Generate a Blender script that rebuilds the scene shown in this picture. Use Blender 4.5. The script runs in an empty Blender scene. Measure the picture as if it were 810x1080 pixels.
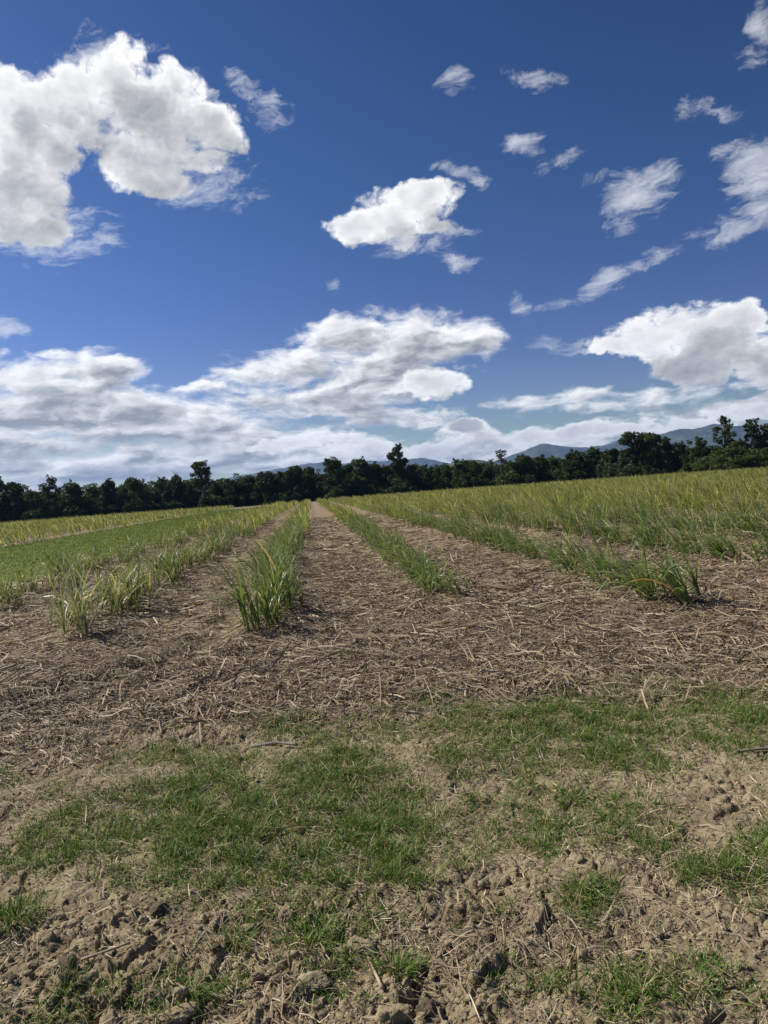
import bpy, math, random
import numpy as np
from mathutils import Vector, Matrix

random.seed(7)
RNG = np.random.default_rng(7)
scene = bpy.context.scene
COL = scene.collection
R = math.radians

# ------------------------------------------------------------------ frame of the place
EYE = 1.4                                   # the phone's height above the headland
ROW_AZ = R(-5.5254)                         # the cane rows run this way from the camera
RD = np.array([math.sin(ROW_AZ), math.cos(ROW_AZ)])     # along the rows
RN = np.array([RD[1], -RD[0]])                           # across the rows, to the right
SUN_AZ, SUN_EL = R(-68), R(43)              # sun to the left and a little in front


def row_xy(along, perp):
    return along * RD[0] + perp * RN[0], along * RD[1] + perp * RN[1]


def along_perp(x, y):
    return x * RD[0] + y * RD[1], x * RN[0] + y * RN[1]


# ------------------------------------------------------------------ noise
def _hash(ix, iy, seed):
    h = (ix.astype(np.int64) * 374761393 + iy.astype(np.int64) * 668265263 + seed * 1274126177) & 0xFFFFFFFF
    h = ((h ^ (h >> 13)) * 1274126177) & 0xFFFFFFFF
    h = ((h ^ (h >> 16)) * 2246822519) & 0xFFFFFFFF
    return ((h ^ (h >> 15)) & 0xFFFFFF) / float(0x1000000)


def perlin(x, y, seed=0):
    x = np.asarray(x, float); y = np.asarray(y, float)
    x0 = np.floor(x); y0 = np.floor(y)
    fx = x - x0; fy = y - y0
    u = fx * fx * fx * (fx * (fx * 6 - 15) + 10)
    v = fy * fy * fy * (fy * (fy * 6 - 15) + 10)

    def g(dx, dy):
        a = _hash(x0 + dx, y0 + dy, seed) * 2 * math.pi
        return np.cos(a) * (fx - dx) + np.sin(a) * (fy - dy)
    a = g(0, 0) * (1 - u) + g(1, 0) * u
    b = g(0, 1) * (1 - u) + g(1, 1) * u
    return (a * (1 - v) + b * v) * 1.5


def fbm(x, y, octaves=4, seed=0, gain=0.5):
    t = 0.0; amp = 1.0; s = 0.0
    for o in range(octaves):
        t = t + amp * perlin(x * 2 ** o + 17.3 * o, y * 2 ** o - 9.1 * o, seed + o)
        s += amp; amp *= gain
    return t / s


def worley(x, y, seed=0):
    x = np.asarray(x, float); y = np.asarray(y, float)
    xi = np.floor(x); yi = np.floor(y)
    f1 = np.full(x.shape, 9.0); f2 = np.full(x.shape, 9.0); cid = np.zeros(x.shape)
    cx = np.zeros(x.shape); cy = np.zeros(x.shape)
    for i in (-1, 0, 1):
        for j in (-1, 0, 1):
            px = xi + i + 0.12 + 0.76 * _hash(xi + i, yi + j, seed)
            py = yi + j + 0.12 + 0.76 * _hash(xi + i, yi + j, seed + 31)
            d = np.hypot(px - x, py - y)
            near = d < f1
            f2 = np.where(near, f1, np.minimum(f2, d))
            cid = np.where(near, _hash(xi + i, yi + j, seed + 77), cid)
            cx = np.where(near, px, cx); cy = np.where(near, py, cy)
            f1 = np.where(near, d, f1)
    return f1, f2, cid, x - cx, y - cy


def sstep(a, b, x):
    t = np.clip((np.asarray(x, float) - a) / (b - a), 0, 1)
    return t * t * (3 - 2 * t)


def poly_dist(x, y, pts):
    d = np.full(np.shape(x), 1e9)
    for (ax, ay), (bx, by) in zip(pts[:-1], pts[1:]):
        vx, vy = bx - ax, by - ay
        t = np.clip(((x - ax) * vx + (y - ay) * vy) / (vx * vx + vy * vy), 0, 1)
        d = np.minimum(d, np.hypot(x - ax - t * vx, y - ay - t * vy))
    return d


# ------------------------------------------------------------------ mesh helpers
def mesh_np(name, verts, quads=None, tris=None, attrs=None, smooth=False, mats=(), mat_index=None):
    me = bpy.data.meshes.new(name)
    verts = np.asarray(verts, np.float32).reshape(-1, 3)
    me.vertices.add(len(verts)); me.vertices.foreach_set("co", verts.ravel())
    loops = []; starts = []; n = 0
    if quads is not None and len(quads):
        q = np.asarray(quads, np.int32).reshape(-1, 4)
        loops.append(q.ravel()); starts.append(n + np.arange(len(q)) * 4); n += q.size
    if tris is not None and len(tris):
        t = np.asarray(tris, np.int32).reshape(-1, 3)
        loops.append(t.ravel()); starts.append(n + np.arange(len(t)) * 3); n += t.size
    loops = np.concatenate(loops); starts = np.concatenate(starts)
    me.loops.add(len(loops)); me.loops.foreach_set("vertex_index", loops.astype(np.int32))
    me.polygons.add(len(starts)); me.polygons.foreach_set("loop_start", starts.astype(np.int32))
    if smooth:
        me.polygons.foreach_set("use_smooth", np.ones(len(starts), bool))
    for m in mats:
        me.materials.append(m)
    if mat_index is not None:
        me.polygons.foreach_set("material_index", np.asarray(mat_index, np.int32))
    for k, v in (attrs or {}).items():
        a = me.attributes.new(k, 'FLOAT', 'POINT')
        a.data.foreach_set("value", np.asarray(v, np.float32).ravel())
    me.update(calc_edges=True)
    return me


def link(name, data, parent=None, **props):
    o = bpy.data.objects.new(name, data)
    COL.objects.link(o)
    if parent is not None:
        o.parent = parent
    for k, v in props.items():
        o[k] = v
    return o


def blades(base, az, length, width, th0, bend, segs, rnd, prof=None, power=1.4, twist=None, wind=None):
    """Curved leaf strips. Returns verts, quads, attrs."""
    base = np.asarray(base, float); n = len(base)
    s = np.linspace(0, 1, segs + 1)
    if prof is None:
        prof = np.clip(1.0 - s ** 2.2, 0.04, 1) * np.clip(0.55 + 2.2 * s, 0, 1)
    V = np.zeros((n, segs + 1, 2, 3))
    hx = -np.sin(az); hy = np.cos(az)
    p = base.copy()
    tw = np.zeros(n) if twist is None else twist
    for j in range(segs + 1):
        th = th0 + bend * s[j] ** power
        d = np.stack([np.sin(th) * np.cos(az), np.sin(th) * np.sin(az), np.cos(th)], 1)
        if j > 0:
            st = d * (length / segs)[:, None]
            if wind is not None:
                st = st + wind * (s[j] ** 1.2) * (length / segs)[:, None]
            p = p + st
        h = np.stack([hx, hy, np.zeros(n)], 1)
        nr = np.cross(d, h)
        a = tw * s[j]
        side = h * np.cos(a)[:, None] + nr * np.sin(a)[:, None]
        w = (width * prof[j] * 0.5)[:, None]
        V[:, j, 0] = p - side * w; V[:, j, 1] = p + side * w
    idx = np.arange(n * (segs + 1) * 2).reshape(n, segs + 1, 2)
    Q = np.stack([idx[:, :-1, 0], idx[:, :-1, 1], idx[:, 1:, 1], idx[:, 1:, 0]], -1).reshape(-1, 4)
    A = {'rnd': np.repeat(rnd, (segs + 1) * 2),
         'tt': np.tile(np.repeat(s, 2), n),
         'across': np.tile(np.array([-1., 1.]), n * (segs + 1))}
    return V.reshape(-1, 3), Q, A


def join_parts(parts):
    vs = []; qs = []; at = {}; n = 0
    for v, q, a in parts:
        vs.append(v); qs.append(np.asarray(q) + n); n += len(v)
        for k in a:
            at.setdefault(k, []).append(a[k])
    return np.concatenate(vs), np.concatenate(qs), {k: np.concatenate(x) for k, x in at.items()}


def tube(pts, radii, sides=6):
    """Tapered tube along a polyline: verts, quads."""
    pts = [Vector(p) for p in pts]
    vs = []; qs = []
    for i, p in enumerate(pts):
        t = (pts[min(i + 1, len(pts) - 1)] - pts[max(i - 1, 0)]).normalized()
        a = t.orthogonal().normalized(); b = t.cross(a)
        for k in range(sides):
            an = 2 * math.pi * k / sides
            vs.append(tuple(p + (a * math.cos(an) + b * math.sin(an)) * radii[i]))
    for i in range(len(pts) - 1):
        for k in range(sides):
            k2 = (k + 1) % sides
            qs.append((i * sides + k, i * sides + k2, (i + 1) * sides + k2, (i + 1) * sides + k))
    c = len(vs); vs.append(tuple(pts[0])); vs.append(tuple(pts[-1]))
    e = (len(pts) - 1) * sides
    for k in range(0, sides, 2):
        qs.append((c, (k + 2) % sides, (k + 1) % sides, k))
        qs.append((c + 1, e + k, e + (k + 1) % sides, e + (k + 2) % sides))
    return np.array(vs), np.array(qs)


# ------------------------------------------------------------------ node helpers
class NT:
    def __init__(self, tree):
        self.t = tree; self.L = tree.links.new

    def n(self, typ, **kw):
        nd = self.t.nodes.new(typ)
        for k, v in kw.items():
            setattr(nd, k, v)
        return nd

    def put(self, sock, v):
        if isinstance(v, bpy.types.NodeSocket):
            self.L(v, sock)
        elif v is not None:
            sock.default_value = v

    def m(self, op, a=None, b=None, c=None, clamp=False):
        nd = self.n('ShaderNodeMath', operation=op, use_clamp=clamp)
        for i, v in enumerate((a, b, c)):
            self.put(nd.inputs[i], v)
        return nd.outputs[0]

    def vm(self, op, a=None, b=None, c=None, out=0):
        nd = self.n('ShaderNodeVectorMath', operation=op)
        for i, v in enumerate((a, b, c)):
            self.put(nd.inputs[i], v)
        return nd.outputs[out]

    def noise(self, vec, scale, detail=4, rough=0.5, dist=0.0, lac=2.0, dim='3D'):
        nd = self.n('ShaderNodeTexNoise', noise_dimensions=dim)
        if vec is not None:
            self.L(vec, nd.inputs['Vector'])
        nd.inputs['Scale'].default_value = scale; nd.inputs['Detail'].default_value = detail
        nd.inputs['Roughness'].default_value = rough; nd.inputs['Distortion'].default_value = dist
        nd.inputs['Lacunarity'].default_value = lac
        return nd

    def ramp(self, fac, a, b, lo=0.0, hi=1.0, smooth=True):
        nd = self.n('ShaderNodeMapRange', interpolation_type='SMOOTHSTEP' if smooth else 'LINEAR')
        self.put(nd.inputs['Value'], fac)
        nd.inputs['From Min'].default_value = a; nd.inputs['From Max'].default_value = b
        nd.inputs['To Min'].default_value = lo; nd.inputs['To Max'].default_value = hi
        return nd.outputs[0]

    def mix(self, fac, a, b, blend='MIX'):
        nd = self.n('ShaderNodeMix', data_type='RGBA', blend_type=blend)
        self.put(nd.inputs[0], fac)
        for s, v in ((nd.inputs[6], a), (nd.inputs[7], b)):
            if isinstance(v, tuple) and len(v) == 3:
                v = v + (1.0,)
            self.put(s, v)
        return nd.outputs[2]

    def attr(self, name):
        nd = self.n('ShaderNodeAttribute', attribute_name=name)
        return nd.outputs['Fac']


def material(name):
    m = bpy.data.materials.new(name); m.use_nodes = True
    m.node_tree.nodes.clear()
    t = NT(m.node_tree)
    out = t.n('ShaderNodeOutputMaterial')
    return m, t, out


def leaf_material(name, dark, light, dry, dry_amount, transl=0.45, rough=0.5, tipdry=0.0, midrib=0.0, spec=0.25):
    m, t, out = material(name)
    r = t.attr('rnd')
    oi = t.n('ShaderNodeObjectInfo').outputs['Random']
    c = t.mix(t.m('ADD', t.m('MULTIPLY', r, 0.75), t.m('MULTIPLY', oi, 0.25)), dark, light)
    r2 = t.m('FRACT', t.m('MULTIPLY', r, 17.31))
    isdry = t.m('LESS_THAN', r2, dry_amount)
    tt = t.attr('tt')
    if tipdry:
        isdry = t.m('MAXIMUM', isdry, t.m('MULTIPLY', t.ramp(tt, 0.62, 1.0), t.m('LESS_THAN', t.m('FRACT', t.m('MULTIPLY', r, 41.7)), tipdry)))
    c = t.mix(isdry, c, dry)
    if midrib:
        ac = t.m('ABSOLUTE', t.attr('across'))
        c = t.mix(t.m('MULTIPLY', t.m('LESS_THAN', ac, 0.16), midrib), c, (0.30, 0.34, 0.16))
    df = t.n('ShaderNodeBsdfPrincipled'); t.put(df.inputs['Base Color'], c)
    df.inputs['Roughness'].default_value = rough; df.inputs['Specular IOR Level'].default_value = spec
    tr = t.n('ShaderNodeBsdfTranslucent')
    tc = t.mix(0.5, c, (0.30, 0.34, 0.04), 'MIX') if False else t.mix(1.0, c, (1.35, 1.3, 0.7), 'MULTIPLY')
    t.put(tr.inputs['Color'], tc)
    mx = t.n('ShaderNodeMixShader'); mx.inputs[0].default_value = transl
    t.L(df.outputs[0], mx.inputs[1]); t.L(tr.outputs[0], mx.inputs[2])
    t.L(mx.outputs[0], out.inputs[0])
    return m

# ---- surveyed positions: cloud masses and hills as azimuth / elevation, trees and grass on the ground
CUMULUS = [
    (0.3166,-0.1006,8.2726,-0.0299,-0.4218,11.6108,1), (0.1758,-0.0935,5.0999,-0.0781,-0.3019,6.9468,1),
    (0.3186,-0.1348,7.052,-0.1195,-0.5856,14.0021,1), (0.2977,-0.0281,5.4445,0.0209,-0.4666,11.5943,0.9),
    (0.3535,-0.1029,7.6893,-0.1028,-0.8323,17.3449,0.8), (0.4259,-0.0426,9.7771,0.052,-0.5755,16.8323,0.9),
    (0.2491,-0.0244,6.2416,0.0377,-0.3722,10.5803,1), (0.2813,-0.0263,7.3075,0.0276,-0.2939,7.5071,1),
    (0.296,-0.0267,7.8954,0.0322,-0.3803,8.7304,1), (0.4951,-0.0437,12.0864,0.0506,-0.8511,17.3474,0.9),
    (0.5183,-0.0507,14.2575,0.0482,-0.3978,11.6604,0.9), (0.4638,-0.1397,8.7463,-0.1574,-1.1617,26.1568,0.8),
    (0.2505,0.0195,-0.9776,0.026,-0.5715,11.2738,0.9), (0.3938,0.0475,-2.9541,0.0431,-0.7249,14.9165,0.9),
    (0.4161,-0.0345,0.7643,-0.0469,-0.7477,14.5722,0.8), (0.5677,-0.0452,-0.8539,-0.1122,-1.3959,25.5263,0.6),
    (0.572,-0.0449,-2.5736,-0.1968,-2.0278,39.7208,0.6), (0.2328,-0.0449,-5.2227,-0.1378,-0.4604,7.5681,1),
    (0.2947,-0.0175,-5.9567,-0.0835,-0.6226,7.353,1), (0.3729,-0.0518,-8.9837,-0.1779,-0.707,11.4396,1),
    (0.3392,-0.0178,-9.0593,-0.0656,-0.446,5.1722,1), (0.4566,-0.0282,-8.0273,-0.1527,-1.2243,13.7433,0.8),
    (0.3956,-0.0202,-10.9131,-0.0814,-0.5941,5.8912,1), (0.2433,-0.0298,-5.5769,-0.1584,-0.7637,9.193,0.9),
    (0.3666,-0.0264,-1.3907,-0.0611,-0.7488,6.0954,1.1), (0.4179,-0.029,-2.6562,-0.0729,-0.8975,4.2691,1.1),
    (0.4139,-0.0302,-0.8109,-0.0813,-1.0565,8.0541,0.8), (0.2732,-0.0188,-1.935,-0.072,-0.896,3.4778,0.9),
    (0.1619,-0.0022,-1.9243,-0.0333,-1.061,3.4877,0.8), (0.1799,-0.0018,-3.192,-0.0459,-1.1901,4.5034,0.8),
    (0.22,-0.0016,-4.9343,-0.0562,-1.2273,5.3465,0.8), (0.3216,-0.0016,-8.456,-0.0676,-1.2666,6.3125,0.8),
    (0.2074,-0.0038,-0.7113,-0.0241,-1.0393,2.9091,0.85), (0.2084,-0.0012,1.0663,0.0031,-1.045,3.955,0.7),
    (0.2482,-0.0009,0.3743,-0.0019,-1.2463,3.6578,0.8),
]
SHEETS = [
    (0.1458,0.0078,-0.4877,0.0154,-0.399,4.3294,1), (0.182,0.0362,-0.0368,0.0745,-0.3925,4.4703,0.9),
    (0.3085,-0.0222,-1.7759,-0.0416,-0.4569,5.1308,0.9), (0.161,0.0165,0.6468,0.0513,-0.4512,4.609,0.85),
    (0.2402,0.0152,2.0634,0.0771,-0.8488,8.3577,0.55), (0.3611,0.005,1.0495,0.0368,-1.4443,18.7238,0.55),
    (0.1356,0.0043,0.1795,0.0217,-0.6225,4.4845,0.8), (0.2036,-0.0003,-0.4778,-0.0069,-1.0297,5.6014,0.7),
    (0.1523,-0.0114,0.0947,-0.0318,-0.4486,4.0576,0.95), (0.2063,0.0059,1.3971,0.0497,-1.047,8.1862,0.55),
    (0.1446,-0.0189,3.5093,-0.0367,-0.5663,4.4002,0.9), (0.2462,-0.041,5.2984,-0.0985,-0.9497,7.5612,0.7),
    (0.0904,-0.0133,1.7915,-0.0394,-0.3606,1.6978,0.95), (0.1249,-0.01,3.2377,-0.0082,-0.3112,1.793,1),
    (0.1054,-0.0082,1.2117,-0.0276,-0.4811,1.9647,0.85), (0.161,-0.0268,2.4659,-0.1829,-1.4107,8.2761,0.45),
    (0.1532,-0.0116,0.8243,-0.0511,-0.768,2.7461,0.75), (0.3112,-0.0046,6.9886,0.1715,-2.3049,29.3722,0.45),
    (0.2136,-0.032,3.0792,-0.2325,-2.1244,14.9693,0.45), (0.0521,-0.0015,0.9648,-0.0011,-0.4965,1.6206,1),
    (0.1029,-0.0007,0.6837,0.002,-0.7694,2.0974,0.85), (0.1538,-0.009,-3.1102,-0.1219,-1.0964,8.3055,0.5),
    (0.1915,-0.002,-3.3519,-0.0691,-1.4361,8.2872,0.45), (0.2172,0.0048,-3.1901,-0.0216,-1.8264,11.1379,0.32),
    (0.1153,0.0004,-1.3288,-0.0143,-1.3845,3.0534,0.7), (0.1397,0.0011,-2.9379,-0.0311,-1.6363,4.5527,0.7),
    (0.2376,0.0021,-5.3262,-0.0544,-1.6611,8.1018,0.5),
]
WISPS = [
    (0.4676,-0.3282,13.2515,-0.5137,-1.3972,35.5888,0.75), (0.3856,-0.6294,19.4747,-0.676,-0.6446,13.0068,0.7),
    (0.7542,-0.0568,-4.3611,-0.1646,-1.6452,27.9755,0.7), (0.5832,-0.1729,-0.3547,-0.4013,-1.5477,37.7377,0.6),
    (0.9072,-0.4806,2.7344,-0.9479,-2.1684,55.2267,0.4), (1.7054,-0.1369,5.7833,-0.1239,-2.1595,33.3188,0.45),
    (0.5983,-0.1231,-1.1842,-0.3154,-1.7414,51.2995,0.5), (0.5404,-0.1608,-2.672,-0.3812,-1.3096,35.5393,0.6),
    (0.5671,0.2424,-13.7507,0.3666,-1.5203,28.5088,0.42), (0.5135,-0.1005,-4.1849,-0.3933,-1.7403,52.3054,0.34),
    (0.4284,0.051,-9.6169,-0.0108,-0.5995,11.7428,0.9), (0.7297,-0.3522,-7.8106,-0.3773,-0.718,19.9001,0.6),
    (0.6355,0.1341,-16.3769,0.0699,-1.3156,24.7691,0.6), (0.5854,-0.0987,-8.6519,-0.5224,-2.0525,51.2837,0.3),
    (0.401,-0.0228,-10.8711,-0.0953,-0.4034,10.2592,1), (0.5201,0.2487,-18.8202,0.4707,-1.5391,19.577,0.5),
    (0.3259,0.0695,-9.6848,0.1021,-1.1822,15.8339,0.6), (0.4513,-0.0247,-12.4804,-0.1512,-0.6789,15.4442,0.8),
    (0.4704,0.0856,-11.9919,0.1906,-2.7565,37.0635,0.22), (0.8765,0.3509,-33.592,0.2467,-1.7584,37.8699,0.65),
    (1.0259,-0.2888,-21.8943,-0.3506,-0.783,31.3363,0.7), (0.6719,0.1087,-19.0358,-0.0819,-1.9717,48.4244,0.33),
    (0.8467,0.1806,-26.3641,0.0028,-2.2454,51.6262,0.36), (0.4877,0.1879,-11.2899,0.4184,-1.3853,11.4088,0.55),
    (0.5256,0.1346,-9.6544,0.5824,-3.1672,31.2088,0.3), (1.1113,0.3226,-26.7882,0.6353,-3.2755,34.6053,0.25),
    (0.8506,-0.8928,2.0104,-1.004,-1.0337,24.5809,0.3), (0.7457,-0.0616,20.3225,0.0402,-1.4034,18.8392,0.75),
    (0.4524,-0.0294,-6.4113,-0.1634,-1.4116,15.8304,0.55), (0.2992,-0.0236,-0.7801,-0.064,-0.7431,13.6996,0.5),
    (0.4634,-0.0362,-2.2217,-0.1335,-1.3557,26.3938,0.5), (0.282,-0.0248,6.7457,0.031,-0.5601,11.2305,0.5),
    (0.2089,-0.0617,4.0833,-0.074,-0.5486,11.7131,0.45), (0.3377,-0.0353,7.1515,0.0595,-0.7112,22.1811,0.4),
]
GREY_FRACTUS = [
    (0.5227,-0.0363,-3.3984,-0.1027,-1.2575,6.1674,1), (0.7314,-0.017,-16.7547,-0.1626,-2.2655,13.2801,0.9),
    (1.0102,-0.0586,-20.7548,-0.2849,-2.6748,17.8248,0.7),
]
RIGHT= [(7.185, 1.487), (8.631, 1.522), (10.09, 1.914), (12.398, 2.587), (14.118, 2.228), (15.481, 2.041), (17.045, 2.118), (18.069, 2.446), (19.385, 2.396), (20.885, 2.531), (22.112, 2.821), (23.106, 2.656), (24.354, 2.932), (25.55, 2.677), (26.96, 2.466), (28.84, 2.143), (31.03, 1.727), (33.625, 1.031)]
LEFT= [(-14.532, 1.369), (-12.639, 1.597), (-11.0, 1.844), (-9.567, 1.964), (-8.117, 2.155), (-5.417, 2.407), (-4.686, 2.43), (-3.017, 2.24), (-1.175, 2.329), (-0.303, 2.192), (1.384, 2.143), (2.642, 2.269), (3.372, 2.215), (5.02, 1.725), (7.17, 1.27), (9.282, 0.529)]
HILL= [(3.882, 1.152), (4.999, 1.434), (5.755, 1.815), (6.849, 1.877), (7.924, 1.722), (8.979, 1.35), (10.377, 0.88), (11.408, 0.368)]
GRASS_PATCHES = [(-0.75,3.26,1.29,0.25,0.28,1.68,1), (-0.16,3.16,2.75,0.05,0.35,2.10,1), (-1.22,3.15,2.27,0.80,0.50,3.22,0.7), (-0.45,3.70,2.36,0.22,0.50,2.63,0.9), (-0.61,2.71,2.23,0.41,0.82,5.91,0.8), (-0.13,2.86,3.89,0.04,0.48,3.23,1), (0.76,4.26,1.44,-0.29,0.46,2.00,1), (1.57,4.34,1.67,-0.64,0.46,1.84,0.8), (1.90,3.99,3.27,-1.62,0.46,1.99,0.8), (0.65,3.67,1.96,-0.39,0.54,2.70,0.7), (0.30,3.18,2.74,-0.34,0.43,2.55,0.5), (1.01,3.60,2.42,-0.74,0.62,3.09,0.7), (0.91,2.81,4.59,-1.63,0.99,6.34,0.6), (0.77,3.10,4.19,-1.17,0.60,3.52,0.5), (-0.69,4.41,4.42,0.59,0.63,2.83,0.8), (-0.12,4.37,2.99,0.01,0.71,3.11,0.35), (0.31,4.76,2.75,-0.24,0.84,3.31,0.4), (2.18,5.23,1.69,-0.73,1.07,3.47,0.2), (-1.28,4.06,2.42,0.70,0.98,4.92,0.6), (-0.90,3.54,2.22,0.50,0.65,3.68,0.9), (-1.50,2.94,4.40,2.05,1.05,7.30,0.5), (0.58,2.42,10.57,-2.94,1.04,7.88,1), (-0.34,2.33,11.79,1.19,1.19,9.87,0.9), (1.09,2.56,7.53,-3.45,0.99,6.89,0.8), (0.77,1.98,7.76,-3.36,0.93,8.54,0.6), (-0.71,2.08,5.30,1.52,1.07,10.05,0.3), (0.31,2.01,6.38,-1.29,0.92,8.49,0.35), (0.55,1.94,7.89,-2.60,0.95,8.93,0.6), (-1.37,2.53,12.14,5.98,1.57,12.56,0.4), (0.27,2.44,5.28,-0.79,0.91,6.97,0.3), (0.06,2.65,5.83,-0.35,0.84,5.97,0.5), (1.29,2.68,9.58,-4.88,1.04,6.84,0.6), (-0.60,2.33,10.98,2.30,1.59,13.28,0.4), (-0.14,2.30,11.12,0.19,1.34,11.09,0.3), (-1.51,3.83,5.07,1.85,1.04,5.58,0.4)]
TREES = [
    (-85.3, 149.4, 9.63, 3.31, 'dense'), (-80.5, 147.5, 8.50, 3.02, 'dense'), (-78.6, 150.8, 9.35, 3.05, 'dense'),
    (-74.7, 150.5, 8.48, 3.23, 'dense'), (-70.0, 149.4, 6.60, 3.17, 'airy'), (-69.4, 155.2, 9.34, 2.83, 'dense'),
    (-63.9, 153.2, 7.73, 3.19, 'dense'), (-61.8, 158.4, 7.43, 3.05, 'airy'), (-57.9, 156.6, 7.73, 2.36, 'dense'),
    (-52.4, 156.5, 7.93, 2.96, 'dense'), (-51.4, 164.1, 5.47, 2.43, 'dense'), (-47.8, 161.1, 7.67, 2.80, 'airy'),
    (-44.2, 160.0, 7.80, 2.77, 'dense'), (-43.0, 164.5, 6.33, 2.18, 'dense'), (-38.4, 158.4, 10.40, 2.09, 'lone'),
    (-36.6, 164.0, 5.86, 2.58, 'dense'), (-32.9, 162.7, 6.00, 2.77, 'dense'), (-29.6, 165.4, 6.64, 2.80, 'dense'),
    (-25.4, 163.0, 7.33, 2.75, 'dense'), (-23.0, 168.4, 7.30, 2.18, 'dense'), (-19.2, 162.9, 8.13, 2.73, 'dense'),
    (-16.3, 167.2, 7.85, 2.37, 'dense'), (-13.5, 165.4, 5.90, 1.92, 'dense'), (-10.3, 161.7, 9.10, 2.91, 'dense'),
    (-7.6, 167.8, 7.88, 2.15, 'dense'), (-4.6, 163.9, 8.79, 2.73, 'dense'), (-1.1, 166.0, 7.56, 2.13, 'dense'),
    (1.2, 165.0, 6.72, 1.90, 'dense'), (4.1, 159.9, 10.85, 2.67, 'tall'), (6.7, 161.9, 6.42, 1.66, 'dense'),
    (9.8, 163.7, 6.27, 1.68, 'cone'), (13.1, 159.5, 5.47, 2.46, 'dense'), (16.7, 157.1, 6.75, 2.03, 'airy'),
    (20.3, 160.7, 6.02, 2.28, 'dense'), (22.7, 158.4, 4.53, 1.85, 'dense'), (25.1, 154.0, 8.17, 2.00, 'wispy'),
    (28.1, 157.5, 4.72, 2.05, 'dense'), (29.6, 153.2, 6.43, 2.60, 'dense'), (33.4, 156.5, 6.10, 2.46, 'dense'),
    (36.4, 153.8, 5.37, 2.43, 'dense'), (38.9, 149.0, 6.32, 2.57, 'dense'), (43.2, 149.9, 6.82, 2.40, 'dense'),
    (45.4, 145.1, 6.20, 2.14, 'dense'), (48.2, 142.0, 9.10, 2.88, 'tall'), (51.6, 140.8, 8.76, 2.88, 'tall'),
    (55.3, 143.7, 7.43, 2.17, 'dense'), (59.2, 146.5, 6.59, 2.03, 'airy'), (58.8, 138.0, 6.95, 2.12, 'airy'),
    (61.7, 138.9, 4.67, 1.75, 'dense'), (62.5, 134.1, 10.18, 2.09, 'gappy'), (66.0, 136.9, 5.83, 1.95, 'dense'),
    (66.4, 132.3, 9.38, 1.90, 'gappy'), (69.2, 133.1, 8.40, 2.31, 'gappy'), (59.6, 124.4, 4.81, 6.72, 'umbrella'),
    (72.1, 131.5, 7.38, 2.69, 'dense'), (75.9, 131.7, 7.79, 2.73, 'tall'),
]
BACK_TREES = [
    (-88.9, 153.1, 4.74), (-86.4, 154.1, 4.82), (-87.6, 161.8, 4.71), (-83.5, 161.0, 4.92), (-79.1, 158.4, 4.91), (-79.9, 166.1, 4.80),
    (-74.1, 161.8, 4.71), (-73.7, 167.8, 4.83), (-67.9, 163.3, 4.74), (-66.5, 168.4, 4.85), (-62.3, 165.5, 4.81), (-60.4, 171.1, 4.90),
    (-57.5, 172.4, 4.93), (-53.7, 173.0, 4.94), (-50.3, 173.2, 4.94), (-48.4, 177.7, 5.21), (-45.1, 176.6, 5.42), (-41.6, 175.9, 5.00),
    (-37.8, 173.9, 4.96), (-35.3, 178.9, 5.33), (-32.2, 180.6, 5.23), (-29.1, 182.7, 5.14), (-25.0, 176.5, 5.41), (-21.1, 176.8, 5.02),
    (-17.9, 179.0, 5.36), (-15.2, 183.2, 5.15), (-10.8, 183.6, 5.16), (-7.7, 183.4, 5.35), (-3.5, 182.8, 5.22), (0.4, 175.8, 5.00),
    (3.5, 173.8, 5.01), (7.0, 175.2, 4.98), (9.8, 173.0, 5.34), (13.8, 173.4, 5.07), (16.8, 174.1, 4.96), (19.6, 169.7, 5.25),
    (22.6, 169.8, 4.87), (25.5, 170.0, 4.88), (29.9, 171.6, 4.91), (34.5, 174.8, 4.98), (36.6, 168.0, 5.06), (38.8, 165.5, 4.85),
    (42.9, 166.4, 4.81), (44.8, 162.9, 4.94), (49.2, 167.7, 5.06), (52.0, 167.0, 5.20), (53.3, 160.6, 4.69), (57.8, 162.6, 4.73),
    (58.4, 154.4, 4.56), (63.6, 160.5, 4.68), (65.7, 156.4, 4.73), (69.2, 156.1, 4.59), (71.1, 153.3, 4.54), (74.4, 154.2, 4.55),
    (76.4, 152.8, 4.53), (78.5, 150.5, 4.83), (79.3, 147.0, 4.41), (80.9, 145.3, 4.62), (84.4, 146.1, 4.39),
]
HAZE = 0.000085
# ------------------------------------------------------------------ materials
M_CANE = leaf_material('cane_leaf', (0.072, 0.125, 0.034), (0.200, 0.270, 0.095), (0.44, 0.38, 0.22), 0.06, 0.38, 0.42, 0.18, 0.55, 0.35)
M_CANE_PALE = leaf_material('cane_leaf_pale', (0.085, 0.125, 0.040), (0.20, 0.25, 0.10), (0.50, 0.46, 0.33), 0.16, 0.38, 0.42, 0.55, 0.6, 0.35)
M_CANE_BLEACHED = leaf_material('bleached_cane_leaf', (0.17, 0.21, 0.10), (0.36, 0.39, 0.25), (0.58, 0.54, 0.42), 0.30, 0.30, 0.42, 0.7, 0.6, 0.35)
M_DEAD_LEAF = leaf_material('orange_dead_leaf', (0.50, 0.29, 0.12), (0.58, 0.36, 0.16), (0.50, 0.29, 0.12), 0.0, 0.3)
M_CANE_FAR = leaf_material('cane_field_leaf', (0.130, 0.180, 0.045), (0.320, 0.360, 0.140), (0.54, 0.49, 0.30), 0.11, 0.5, 0.5, 0.30, 0.0, 0.2)
M_DRY = leaf_material('dry_cane_leaf', (0.24, 0.185, 0.12), (0.44, 0.37, 0.26), (0.15, 0.11, 0.075), 0.25, 0.2, 0.7)
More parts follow.
